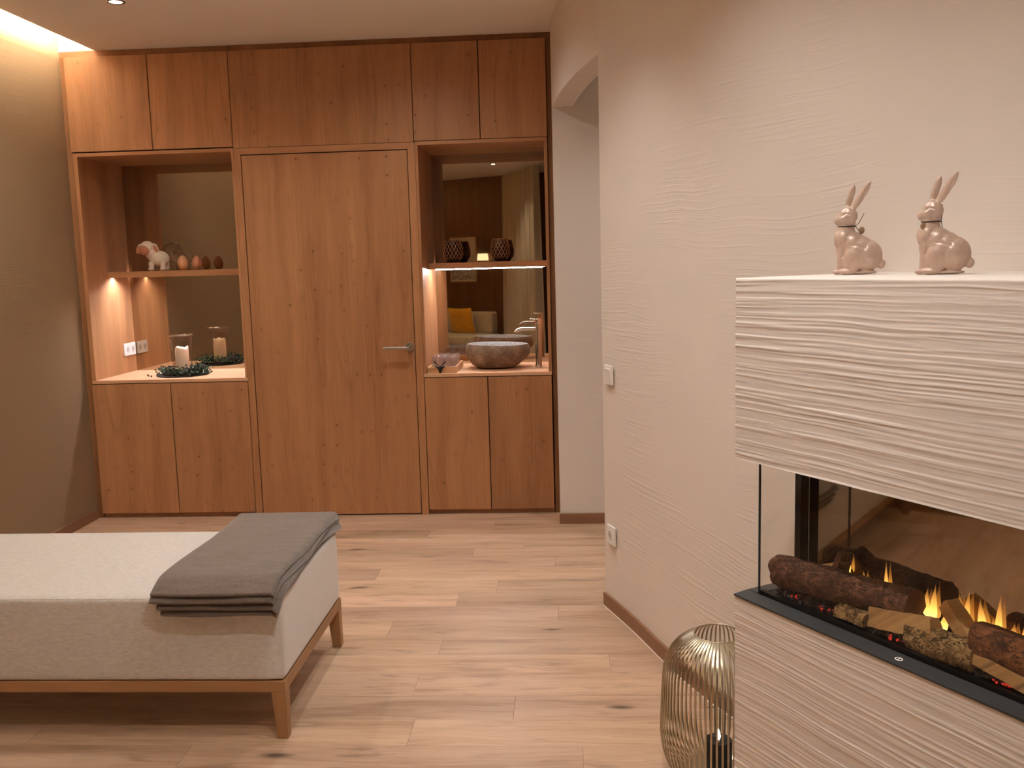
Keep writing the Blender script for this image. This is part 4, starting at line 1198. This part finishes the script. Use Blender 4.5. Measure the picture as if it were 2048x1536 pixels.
# ------------------------------------------------------------------ rabbits on the chimney breast
def rabbit_mesh():
    U = 0.000190
    m = MB()
    E_ = lambda x, y, z, rx, ry, rz, rot=None: m.ball((x * U, y * U, z * U), (rx * U, ry * U, rz * U), 28, 20, Matrix.Rotation(math.radians(rot), 3, 'Y') if rot else None)
    E_(105, 0, 235, 200, 150, 205)              # rump
    E_(20, 0, 300, 190, 140, 200, -25)          # back
    E_(-60, 0, 380, 165, 128, 165, 20)          # shoulder
    E_(-165, 0, 450, 122, 112, 150)             # chest
    E_(-140, 0, 560, 108, 92, 110)              # neck
    E_(-120, 0, 650, 98, 82, 90)
    E_(-110, 0, 735, 112, 90, 100)              # skull
    E_(-185, 0, 700, 105, 70, 76, -30)           # muzzle
    E_(-155, 0, 760, 88, 74, 72, -30)
    E_(-252, 0, 688, 36, 34, 34)                # nose
    E_(-112, 0, 795, 84, 68, 66)
    for s in (-1, 1):
        E_(-40, s * 84, 205, 138, 66, 172, 12)     # thigh
        E_(-120, s * 84, 38, 112, 46, 38)           # hind foot
        m.tube([(-160 * U, s * 42 * U, 420 * U), (-186 * U, s * 48 * U, 240 * U), (-196 * U, s * 48 * U, 60 * U)], [60 * U, 54 * U, 46 * U], 16)
        E_(-236, s * 50, 34, 58, 44, 34)            # front paw
        E_(-165, s * 60, 705, 55, 30, 50)           # cheek
    E_(20, 0, 24, 230, 98, 24)                  # base
    E_(-168, 0, 320, 88, 92, 150)
    E_(290, 0, 125, 50, 48, 62, 15)             # tail
    # ears: flattened spindles
    def ear(p0, p1, wid, thk, ydir):
        P0 = Vector(p0) * U; P1 = Vector(p1) * U; ax = (P1 - P0); L_ = ax.length; ax.normalize()
        sd = Vector((ydir[0], ydir[1], ydir[2])); sd = (sd - ax * sd.dot(ax)).normalized(); nn = ax.cross(sd)
        V = []; F = []; NS, NR = 26, 16
        for i in range(NS + 1):
            s = i / NS
            wq = (0.50 + 0.5 * math.sin(PI * min(1, s * 1.25 + 0.05)) if s < 0.55 else (1 - ((s - 0.55) / 0.45) ** 2.2) ** 0.75) if s < 1 else 0.02
            for k in range(NR):
                a = 2 * PI * k / NR
                V.append(P0 + ax * L_ * s + sd * math.cos(a) * wid * U * wq + nn * math.sin(a) * thk * U * (0.55 + 0.45 * wq))
        for i in range(NS):
            for k in range(NR):
                k2 = (k + 1) % NR; F.append((i * NR + k, i * NR + k2, (i + 1) * NR + k2, (i + 1) * NR + k))
        F.append(tuple(reversed(range(NR)))); F.append(tuple(NS * NR + k for k in range(NR)))
        m.add(V, F)
    ear((-135, 30, 830), (-45, 45, 1140), 46, 20, (1, 0.15, 0))
    ear((-75, -30, 800), (150, -60, 1165), 54, 20, (1, -0.35, -0.3))
    me = evaluated_mesh(m.mesh('rabbit_body'), [('REMESH', dict(mode='VOXEL', voxel_size=0.0016)), ('SMOOTH', dict(iterations=14, factor=0.5))])
    # carve the eye, the haunch line, ear hollow and scratches
    n = len(me.vertices); co_ = np.empty(n * 3); me.vertices.foreach_get('co', co_); co_ = co_.reshape(-1, 3)
    no = np.empty(n * 3); me.vertices.foreach_get('normal', no); no = no.reshape(-1, 3)
    c = co_ / U; dsp = np.zeros(n)
    def groove(pts, wdt, dep, ymin=20):
        nonlocal dsp
        best = np.full(n, 1e9)
        P_ = [np.array(p, float) for p in pts]
        q = c[:, [0, 2]]
        for a, b in zip(P_[:-1], P_[1:]):
            ab = b - a; tt = np.clip(((q - a) @ ab) / (ab @ ab), 0, 1)
            best = np.minimum(best, np.linalg.norm(q - (a + tt[:, None] * ab), axis=1))
        dsp -= np.where(np.abs(c[:, 1]) > ymin, np.exp(-(best / wdt) ** 2), 0) * dep
    groove([(-185, 735), (-160, 762), (-125, 768), (-95, 752)], 12, 9)
    groove([(-170, 230), (-150, 320), (-90, 370), (-10, 365), (90, 330)], 15, 10, 60)
    groove([(-130, 90), (-90, 150), (-50, 60)], 12, 8, 60)
    groove([(-250, 640), (-215, 655)], 9, 6)
    groove([(-150, 380), (-120, 480), (-60, 560)], 16, 9, 50)
    for k in range(14):
        x0, z0 = random.uniform(40, 220), random.uniform(120, 420)
        groove([(x0, z0), (x0 - random.uniform(15, 40), z0 - random.uniform(25, 60))], 4, 2.2, 40)
    groove([(20, 900), (125, 1110)], 16, 8, 30)
    co_ += no * (dsp * U)[:, None]
    me.vertices.foreach_set('co', co_.ravel())
    me.polygons.foreach_set('use_smooth', [True] * len(me.polygons)); me.update()
    return me, U
RM, U = rabbit_mesh()
rb = NT('pearl_taupe_ceramic')
rb.set(Base_Color=rb.ramp(rb.noise(rb.n('ShaderNodeTexCoord').outputs['Object'], 30.0, 3.0), [(0.35, lin((188, 160, 144))), (0.65, lin((206, 180, 162)))]), Roughness=0.36, Metallic=0.15)
M['rabbit'] = rb.m
M['cord'] = plain('dark_cord', (44, 30, 24), 0.8)
M['bead'] = plain('tan_bead', (150, 118, 92), 0.6)
def rabbit(label, along, deep, extra_rz, scale):
    p = FW(along, deep, ZT)
    rz = -math.atan2(p.x, p.y) + extra_rz
    t = thing('rabbit_figurine', (p.x, p.y, ZT + 0.0005), label, 'figurine', rz, 'rabbit figurines on the fireplace')
    t.scale = (scale,) * 3
    link('rabbit_body', RM, 'rabbit', t)
    ring = [((-128 + 104 * math.cos(a)) * U, 90 * math.sin(a) * U, (608 + 0 * math.cos(a)) * U) for a in [2 * PI * i / 40 for i in range(40)]]
    cd = MB().tube(ring, 7 * U, 8, closed=True).build('neck_cord', 'cord', t, local=True, smooth=True)
    return t, cd
t1, cd = rabbit('taupe ceramic rabbit with a tied cord and bead at its nape', 0.122, 0.245, 0.0, 0.93)
MB().tube([(-30 * U, -8 * U, 606 * U), (15 * U, -10 * U, 650 * U), (75 * U, -20 * U, 765 * U)], 4 * U, 6).build('cord_tail', 'cord', cd, local=True, smooth=True)
MB().tube([(-30 * U, -8 * U, 606 * U), (10 * U, -15 * U, 560 * U), (40 * U, -20 * U, 490 * U)], 5 * U, 6).build('cord_tail', 'cord', cd, local=True, smooth=True)
MB().ball((48 * U, -22 * U, 552 * U), (36 * U, 30 * U, 46 * U), 16, 12).build('bead', 'bead', cd, local=True, smooth=True)
t2, cd = rabbit('taupe ceramic rabbit with a small tag on its chest', 0.338, 0.250, -0.10, 0.93)
MB().ball((-200 * U, -82 * U, 560 * U), (42 * U, 16 * U, 40 * U), 16, 12, Matrix.Rotation(0.6, 3, 'Z')).build('tag', 'bead', cd, local=True, smooth=True)
MB().tube([(-22 * U, -20 * U, 606 * U), (-14 * U, -10 * U, 700 * U), (-18 * U, 0, 800 * U)], 4 * U, 6).build('cord_tail', 'cord', cd, local=True, smooth=True)
MB().tube([(-22 * U, -20 * U, 606 * U), (0, -25 * U, 500 * U)], 4 * U, 6).build('cord_tail', 'cord', cd, local=True, smooth=True)

# ------------------------------------------------------------------ wire lantern with candle
LX, LY = 0.407, 2.55
M['brass'] = plain('champagne_metal', (188, 178, 154), 0.30, 1.0)
M['candle_black'] = plain('black_wax', (24, 22, 21), 0.55)
ln = thing('wire_lantern', (LX, LY, 0), 'champagne metal lantern of thin curved bars on the floor', 'lantern')
lp = [(0.095, 0.004), (0.120, 0.018), (0.143, 0.045), (0.157, 0.085), (0.163, 0.130), (0.1625, 0.18), (0.1595, 0.25), (0.1555, 0.315), (0.149, 0.345), (0.135, 0.376), (0.112, 0.402), (0.088, 0.418), (0.068, 0.427)]
lpp = catmull([(r, z, 0) for r, z in lp], 3)
bar = MB(); V = []; F = []
for i, p in enumerate(lpp):
    a = lpp[max(i - 1, 0)]; b = lpp[min(i + 1, len(lpp) - 1)]
    tx, tz = (b.x - a.x), (b.y - a.y); l_ = math.hypot(tx, tz); nx_, nz_ = tz / l_, -tx / l_
    wd, th = 0.0026, 0.0009
    for (sy_, sn) in ((-1, -1), (1, -1), (1, 1), (-1, 1)):
        V.append((p.x + nx_ * th * sn, wd * sy_, p.y + nz_ * th * sn))
for i in range(len(lpp) - 1):
    for k in range(4):
        k2 = (k + 1) % 4; F.append((i * 4 + k, i * 4 + k2, (i + 1) * 4 + k2, (i + 1) * 4 + k))
bar.add(V, F); bme = bar.mesh('bar', angle=40)
for k in range(68):
    o = link('bar', bme, 'brass', ln); o.rotation_euler = (0, 0, 2 * PI * k / 68)
MB().tube([(0.068 * math.cos(2 * PI * i / 60), 0.068 * math.sin(2 * PI * i / 60), 0.427) for i in range(60)], 0.0022, 8, closed=True).build('top_ring', 'brass', ln, local=True, smooth=True)
MB().lathe([(0.0, 0.0), (0.097, 0.0), (0.099, 0.003), (0.097, 0.006), (0.0, 0.006)], (0, 0, 0), 60).build('base_plate', 'brass', ln, local=True, angle=40)
cb = thing('black_candle', (LX, LY, 0.006), 'black pillar candle with a small flame inside the wire lantern', 'candle')
MB().lathe([(0.0, 0.0), (0.037, 0.0), (0.0375, 0.001), (0.0375, 0.105), (0.036, 0.108), (0.034, 0.106), (0.030, 0.097), (0.0, 0.095)], (0, 0, 0), 48).build('wax_body', 'candle_black', cb, local=True, angle=50)
M['tip'] = emit('candle_tip', (1.0, 0.80, 0.55), 9.0)
MB().tube([(0, 0, 0.095), (0, 0, 0.108)], 0.004, 10).build('wick_holder', 'wax', cb, local=True, smooth=True)
MB().lathe([(0.0, 0.105), (0.004, 0.108), (0.0058, 0.115), (0.0048, 0.124), (0.002, 0.134), (0.0, 0.139)], (0, 0, 0), 16).build('flame_tip', 'tip', cb, local=True, smooth=True)

# ------------------------------------------------------------------ rear of the room, seen in the mirrors
def on_rear(x, off):   # point on the rear wall line at x, moved off metres into the room
    s = (x - RA.x) / _t.x
    p = RA + _t * s - _n * off
    return p
RZR = math.atan2(_t.y, _t.x)
q = on_rear(-1.40, 0.0)
so = thing('sofa', (q.x, q.y, 0), 'beige sofa corner with loose cushions, seen in the mirror', 'sofa', RZR)
# local x along the wall, y into the room
cushion('seat_cushion', 'sofa', so, -0.85, 0.50, 0.10, 0.86, 0.30, 0.425, crown=0.015, r=0.03, local=True)
cushion('back_cushion', 'sofa', so, -0.20, 0.49, 0.12, 0.30, 0.43, 0.74, crown=0.005, r=0.03, local=True)
cushion('back_cushion', 'sofa', so, -0.84, -0.22, 0.12, 0.30, 0.43, 0.74, crown=0.005, r=0.03, local=True)
bx('base', 'strip_wood', so, -0.83, 0.48, 0.12, 0.80, 0.06, 0.30, 0.004, local=True)
for lx in (-0.78, 0.42):
    for ly in (0.18, 0.74): bx('foot', 'black_metal', so, lx - 0.02, lx + 0.02, ly - 0.02, ly + 0.02, 0.0, 0.06, 0, local=True)
pq = on_rear(-1.40, 0.0) + _t * 0.06 - _n * 0.40
pl = thing('scatter_cushion', (pq.x, pq.y, 0.437), 'mustard yellow cushion on the beige sofa, seen in the mirror', 'cushion', RZR)
def pil(sgn):
    def fn(u, v):
        a, b = u * 2 - 1, v * 2 - 1
        e = max(0.0, (1 - abs(a) ** 2.6)) * max(0.0, (1 - abs(b) ** 2.6))
        th = 0.075 * e ** 0.45
        pinch = 1 - 0.07 * (1 - abs(b) ** 2) * abs(a) ** 3
        pinch2 = 1 - 0.07 * (1 - abs(a) ** 2) * abs(b) ** 3
        x = 0.215 * a * pinch; z = 0.205 * b * pinch2
        wr_ = 0.006 * noise.noise(Vector((x * 14, z * 14, sgn))) * e
        ang = math.radians(-16)
        y = sgn * th + wr_
        zz_ = z + 0.19
        return (x, y * math.cos(ang) - zz_ * math.sin(ang) * -1 * -1, zz_ * math.cos(ang) + y * math.sin(ang) + 0.0)
    return fn
m = MB(); m.grid(pil(1), 28, 28); m.grid(pil(-1), 28, 28)
m.build('cover', 'pillow', pl, local=True, smooth=True)
# curtain
cu = MB(); ca, cb2 = Vector((-0.86, -2.10, 0)), Vector((-0.350, -0.52, 0))
cdv = (cb2 - ca).normalized(); cnv = Vector((-cdv.y, cdv.x, 0)); CL = (cb2 - ca).length
def curt(off):
    def fn(u, v):
        z = 0.015 + (CEIL - 0.02 - 0.015) * v
        amp = 0.085 * (1 - 0.45 * v) + 0.01
        ph = u * 2 * PI * 7 + 1.2 * math.sin(u * 7) + 0.3 * math.sin(v * 3 + u * 5)
        p = ca + cdv * (CL * u + 0.02 * math.sin(ph * 2)) + cnv * (amp * math.sin(ph) + off)
        return (p.x, p.y, z)
    return fn
cu.grid(curt(0.0), 150, 14); cu.grid(curt(0.003), 150, 14)
co_ = thing('curtain', ((ca.x + cb2.x) / 2, (ca.y + cb2.y) / 2, 0), 'floor-length beige pleated curtain, seen in the mirror', 'curtain')
cu.build('cloth', 'curtain', co_, smooth=True)
MB().box(-0.01, 0.01, -CL / 2, CL / 2, -0.02, 0).build('track', 'white_plastic', co_, local=True).location = (0, 0, CEIL)
tk = [c for c in co_.children if c.name.startswith('track')][0]; tk.rotation_euler = (0, 0, math.atan2(cdv.y, cdv.x) - PI / 2)
# framed mountain picture
pc = on_rear(-1.55, 0.0)
pt = thing('framed_picture', (pc.x, pc.y, 1.19), 'framed grey mountain picture on the brown wall, seen in the mirror', 'picture', RZR)
M['mount'] = plain('picture_mount', (206, 196, 176), 0.7)
pm = NT('mountain_print')
x, y, z = pm.coords('Object', False)
ridge = pm.noise(pm.xyz(pm.math('MULTIPLY', x, 1.0), 0.0, 0.0), 9.0, 5.0, 0.6)
hgt = pm.math('SUBTRACT', z, pm.math('ADD', pm.math('MULTIPLY', ridge, 0.34), 0.06))
nn_ = pm.noise(pm.xyz(x, 0.0, z), 22.0, 6.0, 0.7)
pm.set(Base_Color=pm.mix(pm.maprange(hgt, -0.01, 0.02, 0.0, 1.0), pm.ramp(nn_, [(0.35, lin((70, 62, 54))), (0.6, lin((190, 178, 160)))]), lin((186, 172, 148))), Roughness=0.6)
M['mountains'] = pm.m
bx('mount', 'mount', pt, -0.235, 0.235, 0.001, 0.012, 0.0, 0.66, 0, local=True)
bx('print', 'mountains', pt, -0.215, 0.215, 0.0121, 0.014, 0.02, 0.64, 0, local=True)
for (a, b, c, d) in ((-0.25, 0.25, -0.015, 0.004), (-0.25, 0.25, 0.656, 0.675), (-0.25, -0.231, 0.004, 0.656), (0.231, 0.25, 0.004, 0.656)):
    bx('frame_side', 'bench_wood', pt, a, b, 0.001, 0.024, c, d, 0.001, local=True)
# wall lamp
lc = on_rear(-1.18, 0.0)
wl = thing('wall_lamp', (lc.x, lc.y, 1.50), 'small glowing cone shade lamp on the brown wall, seen in the mirror', 'lamp', RZR)
M['shade'] = emit('lamp_shade_glow', (1.0, 0.72, 0.42), 2.2)
M['shade_top'] = plain('lamp_shade_top', (120, 96, 70), 0.6)
MB().lathe([(0.086, 0.0), (0.074, 0.10), (0.072, 0.10), (0.084, 0.0)], (0, 0, 0), 32, closed=True).build('glowing_shade', 'shade', wl, local=True, smooth=True)
MB().lathe([(0.074, 0.10), (0.060, 0.20), (0.0, 0.20), (0.0, 0.197), (0.058, 0.197), (0.072, 0.10)], (0, 0, 0), 32).build('shade_cap', 'shade_top', wl, local=True, smooth=True)
for c in wl.children: c.location = (0, 0.11, 0)
bx('bracket', 'steel', wl, -0.015, 0.015, 0.0, 0.11, 0.195, 0.205, 0, local=True)

# tiny glowing parts need no light sampling of their own
for k in ('lamp_glow', 'ember', 'tip', 'flame', 'shade'):
    M[k].cycles.emission_sampling = 'NONE'
